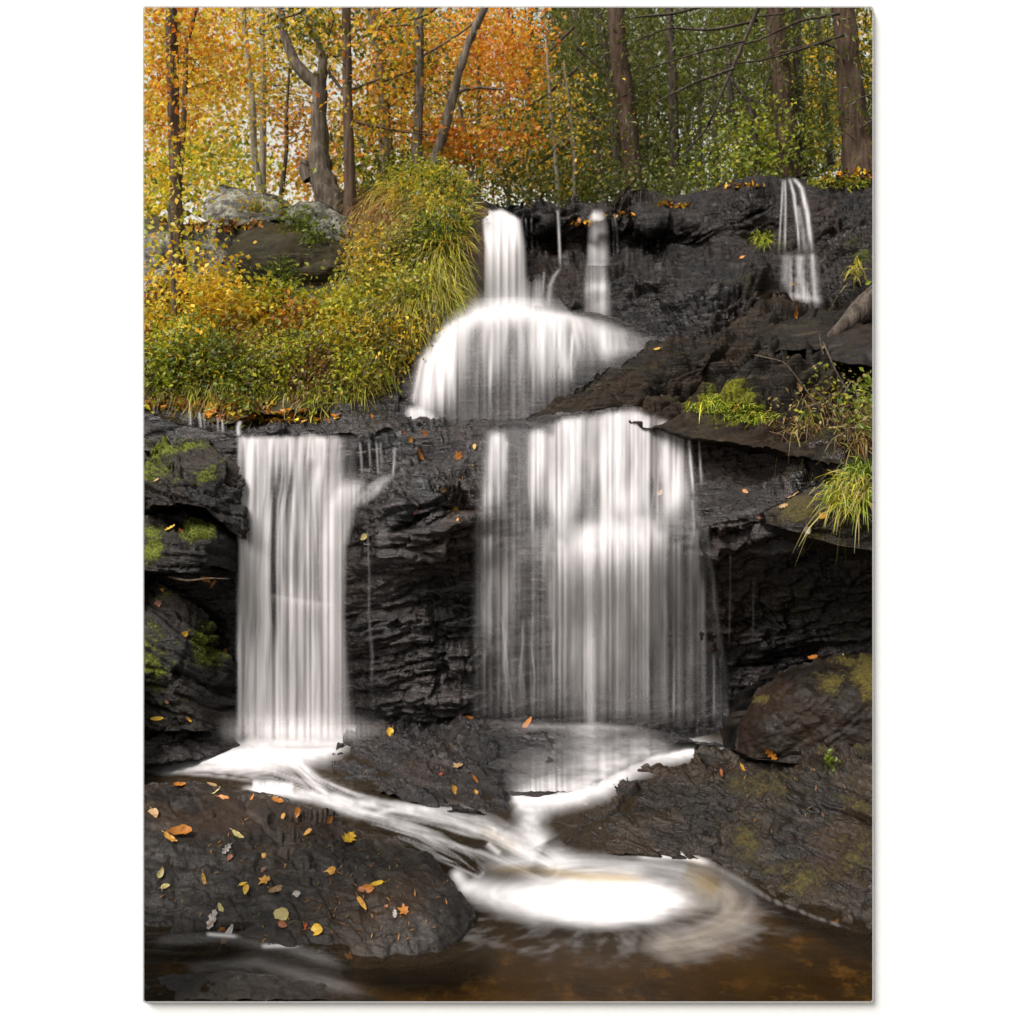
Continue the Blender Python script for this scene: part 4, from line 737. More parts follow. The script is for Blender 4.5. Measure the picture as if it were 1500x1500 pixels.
tree('thick gnarled tree with a burl and a sharp fork', [(467, 112, 26, 0), (468, 140, 25), (468, 170, 24), (470, 205, 25), (464, 232, 32), (470, 258, 40), (482, 285, 44), (492, 318, 50)], 10.9, M_BARK_G,
     [([(450, 30, 50, 30), (480, 40, 30, 30)], 500, 10.9, .5, ['olive', 'dark', 'gold'])],
     [[(463, 122, 20), (445, 108, 18), (432, 92, 16), (424, 72, 14), (414, 45, 12), (412, 10, 10), (405, -30, 9)], [(468, 125, 18), (474, 100, 15), (472, 80, 11), (462, 50, 8), (445, 15, 6), (430, -20, 5)], [(474, 95, 6), (498, 128, 5), (505, 140, 4)], [(452, 238, 26), (448, 246, 24), (456, 262, 26)]], 6, rough=.16, seg=16)
tree('straight reddish brown trunk right of the gnarled tree', [(506, -25, 13), (508, 60, 13), (509, 140, 15), (511, 220, 16), (513, 280, 18), (514, 330, 24)], 10.4, M_BARK_B, [([(530, 40, 40, 40), (540, 150, 30, 60)], 550, 10.6, .6, ['gold', 'olive', 'orange'])], [[(512, 132, 5), (535, 124, 4), (560, 114, 3)], [(512, 68, 5), (530, 55, 4), (552, 45, 3)], [(513, 176, 5), (540, 184, 4), (585, 192, 3), (632, 198, 2)]], 9)
tree('broad smooth grey brown trunk left of the shaggy pair', [(543, -25, 20), (550, 40, 20), (558, 110, 20), (564, 180, 20), (569, 260, 22)], 13, M_BARK_B, [([(590, 60, 50, 50), (580, 150, 50, 60), (560, 200, 50, 40)], 1100, 13, .8, ['gold', 'orange', 'olive'])], nt=6)
tree('shaggy barked upright trunk rising from the grassy knoll', [(616, -25, 13), (614, 40, 14), (614, 110, 14), (612, 180, 14), (611, 258, 17)], 10.8, M_BARK_G, [([(600, 30, 40, 30), (590, 110, 40, 40)], 500, 11, .6, ['gold', 'orange', 'olive'])], [[(614, 100, 5), (590, 108, 4), (550, 124, 3)], [(614, 85, 4), (640, 70, 4), (680, 45, 3), (710, 20, 3)], [(614, 35, 5), (570, 38, 4), (520, 45, 3)]], 10, rough=.14)
tree('shaggy barked trunk leaning right with one long bare branch', [(722, -20, 10), (706, 20, 12), (688, 60, 12), (673, 100, 13), (664, 140, 14), (650, 190, 15), (640, 225, 16), (634, 262, 18)], 10.8, M_BARK_G, [([(720, 50, 60, 50), (740, 100, 50, 40)], 1000, 11.6, .6, 'orange'), ([(660, 210, 60, 22), (735, 200, 40, 16)], 650, 11.2, .4, 'orange')], [[(664, 140, 7), (680, 131, 6), (700, 128, 5), (735, 131, 3)]], 8, rough=.14)
# the wood behind the lip of the falls
spec = [('thin dark trunk leaning left behind the orange leaves', [(735, -20, 10), (750, 60, 10), (760, 110, 9)], 15, M_BARK_D), ('slim grey sapling directly above the squared brown stone', [(672, 150, 5), (684, 210, 7), (694, 285, 9)], 12, M_BARK_G),
        ('pale thin stem rising above the topmost main fall', [(800, 60, 3), (806, 150, 5), (814, 230, 6), (818, 305, 7)], 11.5, M_BARK_P), ('second pale thin stem near the thread of water', [(826, 90, 3), (836, 170, 5), (842, 240, 6), (841, 306, 7)], 11.5, M_BARK_P),
        ('tall dark trunk left of the thick mossy trunk', [(838, -20, 11), (848, 60, 12), (860, 140, 13), (876, 220, 14), (884, 300, 15)], 14, M_BARK_D), ('dark forked trunk over the second narrow fall', [(868, -20, 12), (884, 60, 13), (896, 130, 14), (902, 200, 14), (905, 300, 16)], 13, M_BARK_D),
        ('thick mossy trunk in the middle of the dark evergreens', [(900, -20, 25), (905, 60, 26), (914, 130, 27), (922, 200, 27), (930, 295, 30)], 12, M_BARK_R), ('dim upright trunk behind the drooping evergreen boughs', [(978, -20, 12), (984, 80, 13), (987, 180, 14), (988, 290, 16)], 14, M_BARK_D),
        ('very thin stem against the white gap right of the dim trunk', [(1024, 60, 4), (1026, 160, 6), (1026, 285, 7)], 15, M_BARK_D), ('dark leaning trunk at the right of the white gap', [(1066, 60, 9), (1070, 140, 9), (1076, 200, 10), (1082, 275, 12)], 13, M_BARK_D),
        ('thin dark trunk on the cliff top with a wide fork', [(1096, 145, 10), (1102, 165, 10), (1106, 210, 10), (1112, 265, 12)], 11.5, M_BARK_D), ('stout brown trunk standing on the mossy cliff top', [(1132, -20, 26), (1138, 60, 28), (1146, 130, 30), (1152, 200, 32), (1156, 262, 36)], 11.5, M_BARK_R),
        ('slimmer trunk touching the stout brown one on its right', [(1166, -20, 13), (1168, 80, 14), (1172, 170, 15), (1174, 258, 18)], 11.8, M_BARK_D), ('thin dark trunk before the yellow leaves at right', [(1194, -20, 8), (1202, 80, 9), (1210, 160, 10), (1218, 240, 12)], 12.5, M_BARK_D),
        ('huge bark ridged trunk at the right edge', [(1233, -25, 31), (1237, 40, 33), (1243, 100, 35), (1249, 160, 40), (1255, 205, 46), (1261, 240, 56), (1266, 275, 66)], 10.2, M_BARK_R)]
for lab, tr, Y, m in spec:
    limbs = [[(1098, 152, 8), (1086, 136, 6), (1074, 120, 5), (1060, 100, 3)], [(1102, 160, 7), (1116, 140, 5), (1128, 110, 3)]] if 'wide fork' in lab else ([[(1240, 75, 7), (1205, 62, 5), (1170, 70, 4), (1110, 88, 2)], [(1244, 130, 5), (1290, 150, 3)]] if 'huge bark' in lab else ())
    x0 = tr[0][0]; crn = []
    if 'pale thin' in lab or 'sapling' in lab: crn = [([(x0+10, 180, 30, 70)], 300, Y, .5, ['olive', 'green', 'gold'], (.036, .066))]
    elif 'yellow leaves' in lab: crn = [([(1195, 110, 22, 70), (1225, 190, 16, 40), (1272, 60, 14, 50)], 900, 13.6, .5, ['yellow', 'gold'])]
    elif 'wide fork' in lab: crn = [([(1110, 200, 50, 50), (1150, 195, 40, 25), (1085, 250, 60, 22)], 1100, 11.5, .5, ['bright', 'lime', 'olive'], (.036, .066))]
    elif 'orange' in lab: crn = [([(760, 60, 60, 60), (700, 60, 50, 60), (780, 120, 30, 30)], 1300, 14.4, .6, ['orange', 'gold'])]
    else: crn = [([(x0, 60, 60, 80), (x0+20, 170, 45, 70)], 900, Y+.3, .7, ['olive', 'dark', 'green'], (.06, .11), 'crown', 22, .2, .5, .26)]
    tree(lab, tr, Y, m, crn, limbs, 7 if tr[0][2] < 30 else 4, rough=.1, seg=20 if tr[0][2] > 30 else 12)

for k, (x, ww, Y) in enumerate([(590, 7, 18), (655, 6, 19), (700, 8, 17.5), (745, 6, 19), (775, 9, 17), (822, 7, 18.5), (858, 8, 17), (945, 9, 17.5), (962, 6, 19), (1008, 7, 18), (1048, 8, 17), (1090, 7, 18.5), (1128, 8, 17.5), (1186, 7, 18)]):
    tree('slender dark trunk deep in the wood among the evergreens', [(x-6+12*math.sin(k*2.1), -25, ww*.8), (x+3*math.sin(k), 120, ww*.9), (x, 305, ww*1.1)], Y, M_BARK_D, (), (), 3, group='slender trunks deep in the wood', seg=8)
# drooping evergreen boughs
def needle_bough(root, path, Y, n, length=.5, pal=('dark', 'olive'), droop=.5, r=3., size=(.036, .066)):
    pp = np.array(pxpath(path, Y)); V, Fq = tube(pp, pxr([(p[0], p[1], p[2]) for p in path], Y), 6, .05); b = mk('bough', V, Fq, M_BARK_D, root)
    t = rng.uniform(.12, 1, n); k = np.linspace(0, 1, len(pp)); B = np.stack([np.interp(t, k, pp[:, i]) for i in range(3)], -1)
    main = pp[-1]-pp[0]; main /= np.linalg.norm(main); side = np.cross(main, [0, 0, 1.]); side /= np.linalg.norm(side)
    sg = rng.choice([-1, 1], n)[:, None]; D = main*.75+side*sg*rng.uniform(.2, 1, (n, 1))+np.array([0, 0, -1.])*rng.uniform(.0, 1., (n, 1))*droop
    D /= np.linalg.norm(D, axis=1)[:, None]; ln = rng.uniform(.35, 1, n)*length*(1.15-.6*t)
    m = 22; s = np.linspace(0.05, 1, m)
    C = (B[:, None]+D[:, None]*(ln[:, None]*s)[..., None]+np.array([0, 0, -1.])*(ln[:, None]*s*s*.35*droop)[..., None])
    wd = np.cross(D, [0, 0, 1.]); wd /= np.linalg.norm(wd, axis=1)[:, None]+1e-9
    alt = np.where(np.arange(m) % 2 == 0, 1, -1)[None, :, None]
    nd = D[:, None]*.7+wd[:, None]*alt; C = C+wd[:, None]*alt*.015
    C = C.reshape(-1, 3); nd = nd.reshape(-1, 3); cols = np.repeat(tint(list(pal), n), m, 0)
    V, Fq, c = leaf_quads(C, rng.uniform(size[0], size[1], len(C)), cols, .3, direc=nd, flat=.8)
    mk('needles', V, Fq, M_NEEDLE, b, False, cols=c)
for lab, boughs, Y in (('dark hemlock with long boughs drooping across the upper middle', [[(1120, -10, 7), (1090, 60, 6), (1060, 130, 5), (1035, 190, 4), (995, 232, 3)], [(1110, 30, 5), (1040, 45, 4), (980, 40, 3), (930, 60, 2)], [(1075, 100, 5), (1020, 120, 4), (960, 150, 2)], [(1060, 0, 5), (990, 20, 4), (930, 25, 3)], [(1090, 60, 4), (1030, 75, 3), (950, 100, 2)]], 9.4),
                       ('hemlock bough hanging at the top above the white gap', [[(1230, 20, 5), (1170, 30, 4), (1110, 60, 3), (1060, 70, 2)], [(1240, 50, 4), (1180, 70, 4), (1120, 88, 3), (1060, 95, 2)], [(1200, -10, 4), (1150, 20, 3), (1100, 25, 2)]], 10.),
                       ('young hemlock between the orange leaves and the thick mossy trunk', [[(840, 40, 5), (800, 80, 4), (770, 110, 2)], [(845, 100, 5), (800, 140, 4), (760, 165, 2)], [(850, 150, 4), (800, 190, 3), (750, 215, 2)], [(850, 150, 4), (890, 190, 3), (920, 215, 2)], [(845, 200, 4), (790, 240, 3), (750, 262, 2)], [(845, 70, 4), (880, 100, 3), (900, 130, 2)], [(848, 220, 4), (890, 250, 3), (920, 262, 2)]], 12.),
                       ('hemlock sprig hanging beside the huge trunk at the right edge', [[(1310, 130, 4), (1270, 140, 3), (1240, 152, 2)], [(1310, 160, 4), (1280, 175, 3), (1255, 190, 2)], [(1310, 90, 4), (1275, 95, 3)]], 9.4),
                       ('evergreen with soft needles in the top centre of the wood', [[(660, -10, 4), (630, 20, 3), (600, 30, 2)], [(640, -10, 4), (590, 10, 3), (560, 20, 2)], [(470, -15, 4), (440, 20, 3), (400, 30, 2)], [(470, -15, 4), (490, 25, 3), (480, 60, 2)]], 10.5)):
    root = empty('hemlock', at(boughs[0][0][0], 280, Y), lab, 'tree', 'hemlocks')
    for bpath in boughs: needle_bough(root, bpath, Y+rng.uniform(-.2, .2), 75 if Y < 11 else 60, .5)

# far woodland: reads as one mass of leaves
def stuff_leaves(name, sets, Y, dY, mat=M_LEAF, flat=.3):
    Vs, Fs, Cs, o = [], [], [], 0
    for regs, n, pal, size, Yo in sets:
        C = crown_pts(regs, int(n*((1.25 if Y > 15 and 'dark' not in pal else 2.4) if Y > 15 else 1.3)), Y+Yo, dY, 60 if Y > 15 else 14, .33 if Y > 15 else .3); nd = pal[0] in ('olive', 'dark') and Y > 15; V, Fq, c = leaf_quads(C, rng.uniform(size[0], size[1], len(C))*(1.5 if nd else 1), tint(pal, len(C)), .3 if nd else .72, flat=flat)
        Vs.append(V); Fs.append(Fq+o); Cs.append(c); o += len(V)
    ob = mk(name, np.concatenate(Vs), np.concatenate(Fs), mat, None, False, cols=np.concatenate(Cs)); return ob
far = stuff_leaves('woodland', [
    ([(120, 150, 70, 150)], 1500, ['gold', 'yellow', 'olive'], (.06, .14), 0), ([(1360, 150, 70, 150)], 1500, ['olive', 'dark'], (.06, .14), 0),
    ([(240, 80, 90, 120), (290, 60, 70, 100), (250, 240, 80, 80)], 5200, ['gold', 'yellow', 'orange'], (.04, .125), 0),
    ([(330, 240, 70, 50), (300, 190, 40, 60)], 1800, ['lime', 'bright', 'yellow'], (.06, .11), -2),
    ([(400, 80, 70, 90), (360, 180, 50, 60), (450, 200, 40, 60)], 2300, ['gold', 'olive', 'rust', 'yellow'], (.04, .125), 0),
    ([(450, 260, 40, 30)], 700, ['orange', 'gold'], (.04, .125), 0),
    ([(560, 90, 80, 110), (540, 220, 60, 60)], 4000, ['gold', 'orange', 'olive', 'rust'], (.04, .125), 0),
    ([(680, 80, 100, 100), (650, 200, 80, 70)], 4200, ['orange', 'gold', 'olive'], (.04, .125), 0),
    ([(720, 240, 60, 60), (800, 220, 80, 90)], 3600, ['olive', 'green', 'gold'], (.04, .125), -1),
    ([(860, 100, 90, 120), (950, 150, 80, 130), (900, 250, 130, 50)], 7000, ['olive', 'dark', 'green'], (.04, .125), 0),
    ([(1050, 80, 80, 90), (1130, 80, 90, 110), (1150, 220, 120, 60), (1040, 250, 60, 35)], 6200, ['olive', 'dark', 'bright'], (.04, .125), 0),
    ([(1200, 120, 40, 90), (1270, 80, 30, 90)], 1400, ['yellow', 'gold'], (.05, .095), 2),
    ([(1270, 180, 40, 60)], 900, ['olive', 'green'], (.05, .095), -2)], 19, 2.6)
deep = stuff_leaves('woodland', [
    ([(890, 120, 125, 130), (830, 230, 90, 60), (930, 250, 60, 40)], 2100, ['dark', 'olive', 'dark'], (.1, .3), 0), ([(1130, 110, 80, 110), (1180, 200, 60, 60), (1260, 160, 40, 100)], 1500, ['olive', 'dark'], (.14, .26), 0),
    ([(690, 110, 90, 110), (600, 90, 60, 100), (700, 230, 70, 50)], 1500, ['orange', 'rust', 'gold', 'olive'], (.12, .22), 0), ([(240, 120, 60, 130), (230, 260, 50, 50)], 900, ['gold', 'orange', 'yellow'], (.12, .22), 0), ([(470, 60, 50, 60), (530, 190, 50, 70)], 600, ['gold', 'olive'], (.12, .22), 0)], 27, 2.)
tag(deep, 'deepest mass of dim foliage behind the autumn leaves', 'woodland', kind='stuff')
tag(far, 'far off mass of autumn leaves filling the wood behind the trees', 'woodland', kind='stuff')
lip = stuff_leaves('brush', [([(900, 275, 60, 16), (1010, 278, 60, 14), (760, 285, 50, 14), (850, 280, 60, 14)], 3400, ['olive', 'green', 'dark'], (.03, .065), 0), ([(1120, 245, 60, 12), (1080, 255, 50, 12)], 900, ['bright', 'olive', 'green'], (.03, .065), 0), ([(235, 295, 50, 26), (320, 258, 40, 12)], 700, ['lime', 'yellow', 'olive'], (.06, .11), 0), ([(560, 250, 60, 16), (640, 240, 60, 14)], 600, ['lime', 'olive', 'green'], (.05, .1), 0)], 11.6, .5)
tag(lip, 'low green brush along the rim above the falls', 'brush', kind='stuff')

# ------------------------------------------------------------------ planting on the rocks: find the surface seen at a pixel
_V, _F = [], []; _o = 0
for v, f in SOLID: _V.append(v); _F.append(f+_o); _o += len(v)
BVH = BVHTree.FromPolygons(np.concatenate(_V).tolist(), np.concatenate(_F).tolist())
EYE = Vector((0, 0, CAMZ))
def hit(px, py):
    d = Vector(((px-HX)/F, 1, -(py-HY)/F)).normalized()
    p, n, i, dist = BVH.ray_cast(EYE, d)
    if p is None: return None, None
    if n.dot(d) > 0: n = -n
    return np.array(p), np.array(n)
def scatter(regs, n):
    regs = np.array(regs, float); a = regs[:, 2]*regs[:, 3]; pick = rng.choice(len(regs), n, p=a/a.sum())
    P, N = [], []
    for k in pick:
        r = math.sqrt(rng.uniform()); th = rng.uniform(0, 6.283)
        p, q = hit(regs[k, 0]+regs[k, 2]*r*math.cos(th), regs[k, 1]+regs[k, 3]*r*math.sin(th))
        if p is not None and p[1] < 11.5: P.append(p); N.append(q)
    return np.array(P).reshape(-1, 3), np.array(N).reshape(-1, 3)
def plants(regs, n, pal, size, rise=(.02, .25), per=10, spread=.09, aspect=.6):
    """leafy stems standing on the surface"""
    P, N = scatter(regs, n); q = fbm(P*2.6+3, 3); k = q > -.1; P, N, q = P[k], N[k], q[k]
    h = rng.uniform(rise[0], rise[1], len(P))*(.35+2.2*np.clip(q+.15, 0, .8))
    D = N*.4+np.array([0, -.15, 1.])+rng.normal(size=P.shape)*.25
    C = np.repeat(P, per, 0)+np.repeat(D*h[:, None], per, 0)*rng.uniform(.25, 1, (len(P)*per, 1))+rng.normal(size=(len(P)*per, 3))*spread
    pl_ = [pal] if isinstance(pal, str) else list(pal); ii = np.clip(((fbm(P*1.9+21, 2)*1.1+.5+rng.normal(size=len(P))*.13)*len(pl_)).astype(int), 0, len(pl_)-1)
    tt_ = np.stack([tint(k_, len(P)) for k_ in pl_]); tt_ = tt_[ii, np.arange(len(P))]*.86
    cols = np.repeat(tt_*(1+.6*perlin(P*3.7+9)[:, None]), per, 0)*rng.uniform(.8, 1.2, (len(C), 1))
    return leaf_quads(C, rng.uniform(size[0], size[1], len(C)), cols, aspect, flat=.6)
def blades(regs, n, pal, length=(.12, .3), w=.006, lean=(0, -.5, .6), hang=.6, pts=None):
    if pts is None: P, N = scatter(regs, n)
    else: P, N = pts
    m = len(P); L = rng.uniform(length[0], length[1], m)[:, None]
    D = np.array(lean)+N*.4+rng.normal(size=(m, 3))*.6; D /= np.linalg.norm(D, axis=1)[:, None]
    Wd = np.cross(D, rng.normal(size=(m, 3))); Wd /= np.linalg.norm(Wd, axis=1)[:, None]
    G = np.array([0, 0, -1.]); V = []
    for s, ww in ((0, 1), (.35, .9), (.7, .65), (1, .08)):
        c = P+D*L*s+G*L*hang*s*s; V += [c-Wd*w*ww, c+Wd*w*ww]
    V = np.stack(V, 1).reshape(-1, 3); b = np.arange(m)[:, None]*8
    Fq = np.concatenate([b+np.array([[0, 1, 3, 2]]), b+np.array([[2, 3, 5, 4]]), b+np.array([[4, 5, 7, 6]])])
    return V, Fq, np.repeat(tint(pal, m), 8, 0)
def join3(L):
    Vs, Fs, Cs, o = [], [], [], 0
    for v, f, c in L: Vs.append(v); Fs.append(f+o); Cs.append(c); o += len(v)
    return np.concatenate(Vs), np.concatenate(Fs), np.concatenate(Cs)
def stuff(name, L, mat, label, cat):
    V, Fq, c = join3(L); o = mk(name, V, Fq, mat, None, False, cols=c); return tag(o, label, cat, kind='stuff')

stuff('undergrowth', [
    plants([(300, 480, 100, 46), (250, 525, 60, 55)], 900, ['yellow', 'lime', 'gold'], (.03, .07)),
    plants([(450, 500, 110, 50), (540, 480, 70, 50)], 1150, ['lime', 'yellow', 'olive'], (.03, .065)),
    plants([(270, 560, 70, 36), (330, 570, 80, 30)], 1100, ['lime', 'olive', 'bright'], (.025, .055)),
    plants([(460, 560, 90, 34), (400, 540, 80, 40)], 1200, ['olive', 'lime', 'brown'], (.025, .055)),
    plants([(250, 480, 50, 40), (320, 530, 70, 40)], 700, ['rust', 'brown', 'gold'], (.03, .06), (.0, .1)),
    plants([(600, 275, 70, 26), (655, 320, 30, 40)], 480, ['olive', 'lime', 'green'], (.03, .06), (.0, .15)),
    plants([(590, 400, 70, 50), (560, 440, 60, 50)], 620, ['olive', 'lime', 'straw'], (.025, .055)),
    plants([(625, 350, 40, 40), (585, 385, 30, 30)], 420, ['green', 'olive', 'dark'], (.03, .06), (.0, .12)),
    plants([(550, 530, 50, 40), (600, 480, 40, 40)], 700, ['lime', 'yellow', 'olive'], (.02, .05), (.0, .12))], M_LEAF,
    'dense yellow and green undergrowth covering the left bank', 'undergrowth')
Q = np.concatenate([h[rng.integers(0, len(h), 2600)] for h in HP]); Q = Q[Q[:, 1] > 7.6]; Q = np.repeat(Q, 5, 0)+rng.normal(size=(len(Q)*5, 3))*np.array([.12, .1, .08])+np.array([0, 0, .1])
stuff('undergrowth', [leaf_quads(Q, rng.uniform(.04, .08, len(Q)), tint(['lime', 'olive', 'yellow'], len(Q)), .62, flat=.6)], M_LEAF, 'scattered low plants on the slopes to either side', 'undergrowth')
stuff('grass', [
    blades([(560, 345, 40, 50), (540, 315, 30, 40), (590, 320, 40, 40)], 2600, ['straw', 'rust', 'brown'], (.2, .45), .005, (0, -.6, .2), .9),
    blades([(620, 285, 70, 34), (650, 320, 36, 50)], 2600, ['lime', 'straw', 'yellow'], (.2, .45), .005, (0, -.4, .7), .7),
    blades([(620, 420, 50, 50), (655, 400, 25, 60), (570, 430, 60, 60)], 3000, ['straw', 'lime'], (.2, .45), .005, (0, -.6, .3), .9),
    blades([(470, 560, 90, 36), (400, 530, 80, 40), (540, 520, 50, 50), (300, 545, 80, 40)], 3400, ['straw', 'olive', 'lime'], (.15, .4), .004, (0, -.5, .3), .9),
    blades([(500, 500, 90, 60), (380, 500, 80, 40)], 1500, ['straw', 'lime', 'yellow'], (.15, .35), .004, (0, -.4, .8), .6)], M_GRASS,
    'long dry and green grass hanging down the left bank', 'grass')
P, N = scatter([(300, 592, 110, 12), (400, 610, 100, 10), (240, 480, 60, 60), (270, 325, 40, 8), (330, 330, 60, 8), (900, 314, 30, 4), (985, 300, 30, 5), (855, 326, 25, 5), (1230, 250, 60, 20), (1090, 272, 40, 3)], 2000)
Pn, Nn = scatter([(400, 1290, 190, 90), (560, 1320, 110, 60), (600, 1110, 90, 40), (640, 680, 60, 40), (1150, 1180, 110, 60)], 420)
stuff('stems', [blades([(320, 540, 110, 60), (480, 540, 90, 50), (580, 450, 60, 60), (560, 330, 50, 50)], 1500, ['brown', 'straw', 'rust'], (.15, .4), .0035, (.15, -.5, .4), 1.1)], M_GRASS, 'dead brown stems tangled through the bank', 'dead stems')
stuff('leaf_litter', [leaf_quads(Pn+Nn*.006, rng.uniform(.012, .05, len(Pn)), tint(['rust', 'brown', 'brown'], len(Pn)), .14, flat=3.), leaf_quads(P+N*.012, rng.uniform(.035, .085, len(P)), tint(['rust', 'brown', 'gold', 'orange'], len(P)), .65, flat=2.)], M_LITTER, 'carpet of brown and orange litter on the banks and ledges', 'leaf litter')
stuff('moss', [blades([(1060, 598, 60, 9), (1100, 612, 40, 10)], 900, ['bright', 'lime'], (.02, .06), .004, (0, -.3, .8), .4), blades([(1230, 268, 50, 9)], 500, ['olive', 'lime'], (.03, .1), .005, (0, -.3, .8), .5), blades([(290, 775, 24, 16), (250, 650, 40, 10), (300, 945, 18, 30)], 1100, ['olive', 'green'], (.01, .03), .003, (0, -.5, .6), .4),
    blades([(675, 370, 5, 70)], 400, ['lime', 'olive'], (.02, .06), .004, (0, -.6, .5), .5)], M_GRASS, 'short bright moss and sprouts on the wet ledges', 'moss')

def shrub(name, label, px, py, regs, L, mat=M_LEAF, cat='shrub', group='shrubs and tufts on the rocks', stems=()):
    p, n = hit(px, py); p = at(px, py, 9) if p is None else p
    root = empty(name, p, label, cat, group)
    V, Fq, c = join3(L); mk('foliage', V, Fq, mat, root, False, cols=c)
    for s in stems:
        Yp = p[1]; V, Fq = tube(pxpath(s, Yp-.05), pxr(s, Yp-.05), 5, .05); mk('stem', V, Fq, M_BARK_G, root)
    return root
# little spruce in front of the olive boulder
p, n = hit(412, 440); root = empty('sapling', p, 'small green spruce sapling in front of the olive boulder', 'sapling', 'saplings')
V, Fq = tube([p, p+np.array([0, -.05, .42])], [.012, .004], 6, 0); mk('trunk', V, Fq, M_BARK_D, root)
Ls = []
for k in range(46):
    a = rng.uniform(0, 6.283); hgt = rng.uniform(.08, .4); ln = .26*(1-hgt/.48)+.04; d = np.array([math.cos(a), math.sin(a), .35]); s = np.linspace(.1, 1, 16)[:, None]
    C = p+np.array([0, -.03, hgt])+d*ln*s; Ls.append(leaf_quads(C, .035, tint(['bright', 'green'], 16), .28, direc=np.repeat(d[None], 16, 0)))
V, Fq, c = join3(Ls); mk('crown', V, Fq, M_NEEDLE, root, False, cols=c)
shrub('shrub', 'orange brown fern clump in the middle of the left bank', 425, 500, 0, [plants([(425, 490, 34, 22)], 160, ['rust', 'orange'], (.03, .07), (.05, .2))])
shrub('shrub', 'bright yellow low shrub left of the orange fern clump', 330, 480, 0, [plants([(325, 480, 34, 14)], 150, 'yellow', (.04, .09), (.05, .22))], stems=([(330, 486, 3), (322, 466, 2)],))
shrub('shrub', 'yellow leafy sapling below the flat pale rock', 400, 465, 0, [plants([(400, 462, 44, 12)], 160, ['yellow', 'lime'], (.04, .08), (.05, .2))], stems=([(398, 470, 3), (404, 450, 2)],))
shrub('shrub', 'green trailing plant draped over the top of the olive boulder', 450, 335, 0, [plants([(425, 330, 30, 7), (470, 352, 34, 7)], 90, ['green', 'bright', 'olive'], (.03, .07), (.0, .08))])
shrub('shrub', 'yellow green sprig growing on the pale pointed boulder', 372, 305, 0, [plants([(374, 303, 20, 10), (415, 303, 12, 8)], 70, ['lime', 'yellow'], (.03, .06), (.0, .1))])
shrub('shrub', 'green leafy bush near the bottom of the bank at left', 265, 560, 0, [plants([(262, 558, 36, 22)], 200, ['bright', 'lime'], (.03, .06), (.02, .18))])
shrub('shrub', 'dark green ferny clump at the bottom of the bank', 330, 585, 0, [plants([(330, 582, 40, 14)], 200, ['green', 'olive'], (.025, .05), (.02, .15))])
shrub('shrub', 'wispy straw coloured bush right of the olive boulder', 560, 405, 0, [plants([(560, 400, 40, 36)], 240, ['straw', 'yellow'], (.025, .05), (.05, .3))], stems=([(556, 440, 3), (548, 380, 2)], [(570, 430, 3), (580, 370, 2)]))
shrub('shrub', 'glossy green shrub on the knoll left of the squared stone', 635, 350, 0, [plants([(630, 345, 26, 28)], 160, ['bright', 'green'], (.03, .065), (.02, .12))])
shrub('shrub', 'leafy yellow green shrub on the slope at the right edge', 1270, 610, 0, [plants([(1272, 590, 14, 44), (1262, 640, 16, 24)], 60, ['lime', 'bright', 'straw'], (.025, .06), (.05, .25), spread=.06)], stems=([(1268, 660, 3), (1262, 600, 2.5), (1250, 560, 2)],))
shrub('shrub', 'tangle of dry stems and sparse leaves under the boulders at right', 1210, 600, 0, [plants([(1215, 590, 26, 26), (1165, 620, 20, 10)], 50, ['straw', 'lime'], (.025, .05), (.05, .2), per=5), blades([(1210, 600, 40, 30), (1160, 625, 40, 16), (1250, 640, 30, 30)], 240, ['straw', 'brown'], (.15, .35), .004, (.2, -.5, .5), 1.0)],
      stems=([(1105, 520, 2), (1150, 530, 2), (1180, 570, 2), (1205, 605, 2)], [(1205, 500, 3), (1225, 545, 2.5), (1240, 570, 2)], [(1215, 640, 2), (1222, 600, 2), (1246, 560, 1.5)], [(1190, 570, 2), (1215, 590, 2), (1235, 620, 1.5)]))
for lab, x0, y0, rx, ry, n, ln, pal in (('bright green grass tuft on the small mossy ledge at the right edge', 1245, 725, 30, 30, 420, (.15, .36), ['lime', 'straw', 'bright']), ('darker green grass tuft high behind the mossy ledge', 1262, 690, 18, 10, 110, (.15, .3), ['bright', 'green']),
        ('short grass tuft on the moss right of the wide right fall top', 1040, 590, 20, 8, 90, (.08, .2), ['bright', 'lime']), ('grass sprout on the moss at the right end of the tilted slab', 1110, 612, 6, 5, 26, (.1, .22), ['bright', 'lime']), ('drooping dark green grass tuft under the dry stems', 1183, 612, 6, 6, 40, (.1, .2), ['green', 'olive']),
        ('small fern tuft growing on the upper cliff left of the lacy fall', 1115, 352, 14, 12, 120, (.08, .22), ['bright', 'olive', 'lime']), ('dry yellow grass wisp hanging at the far right of the upper cliff', 1253, 400, 5, 16, 60, (.12, .3), ['straw', 'lime'])):
    Lb = [blades([(x0, y0, rx, ry)], n, pal, ln, .005, (-.2, -.6, .8), .8)]
    shrub('grass_tuft', lab, x0, y0, 0, Lb, M_GRASS, 'grass tuft')
shrub('seedling', 'tiny bright green seedling on the craggy mossy rock at right', 1224, 1132, 0, [plants([(1222, 1122, 5, 6)], 12, 'bright', (.02, .04), (.02, .07), per=5, spread=.02)], cat='seedling', stems=([(1229, 1144, 2), (1222, 1122, 1.5)],))
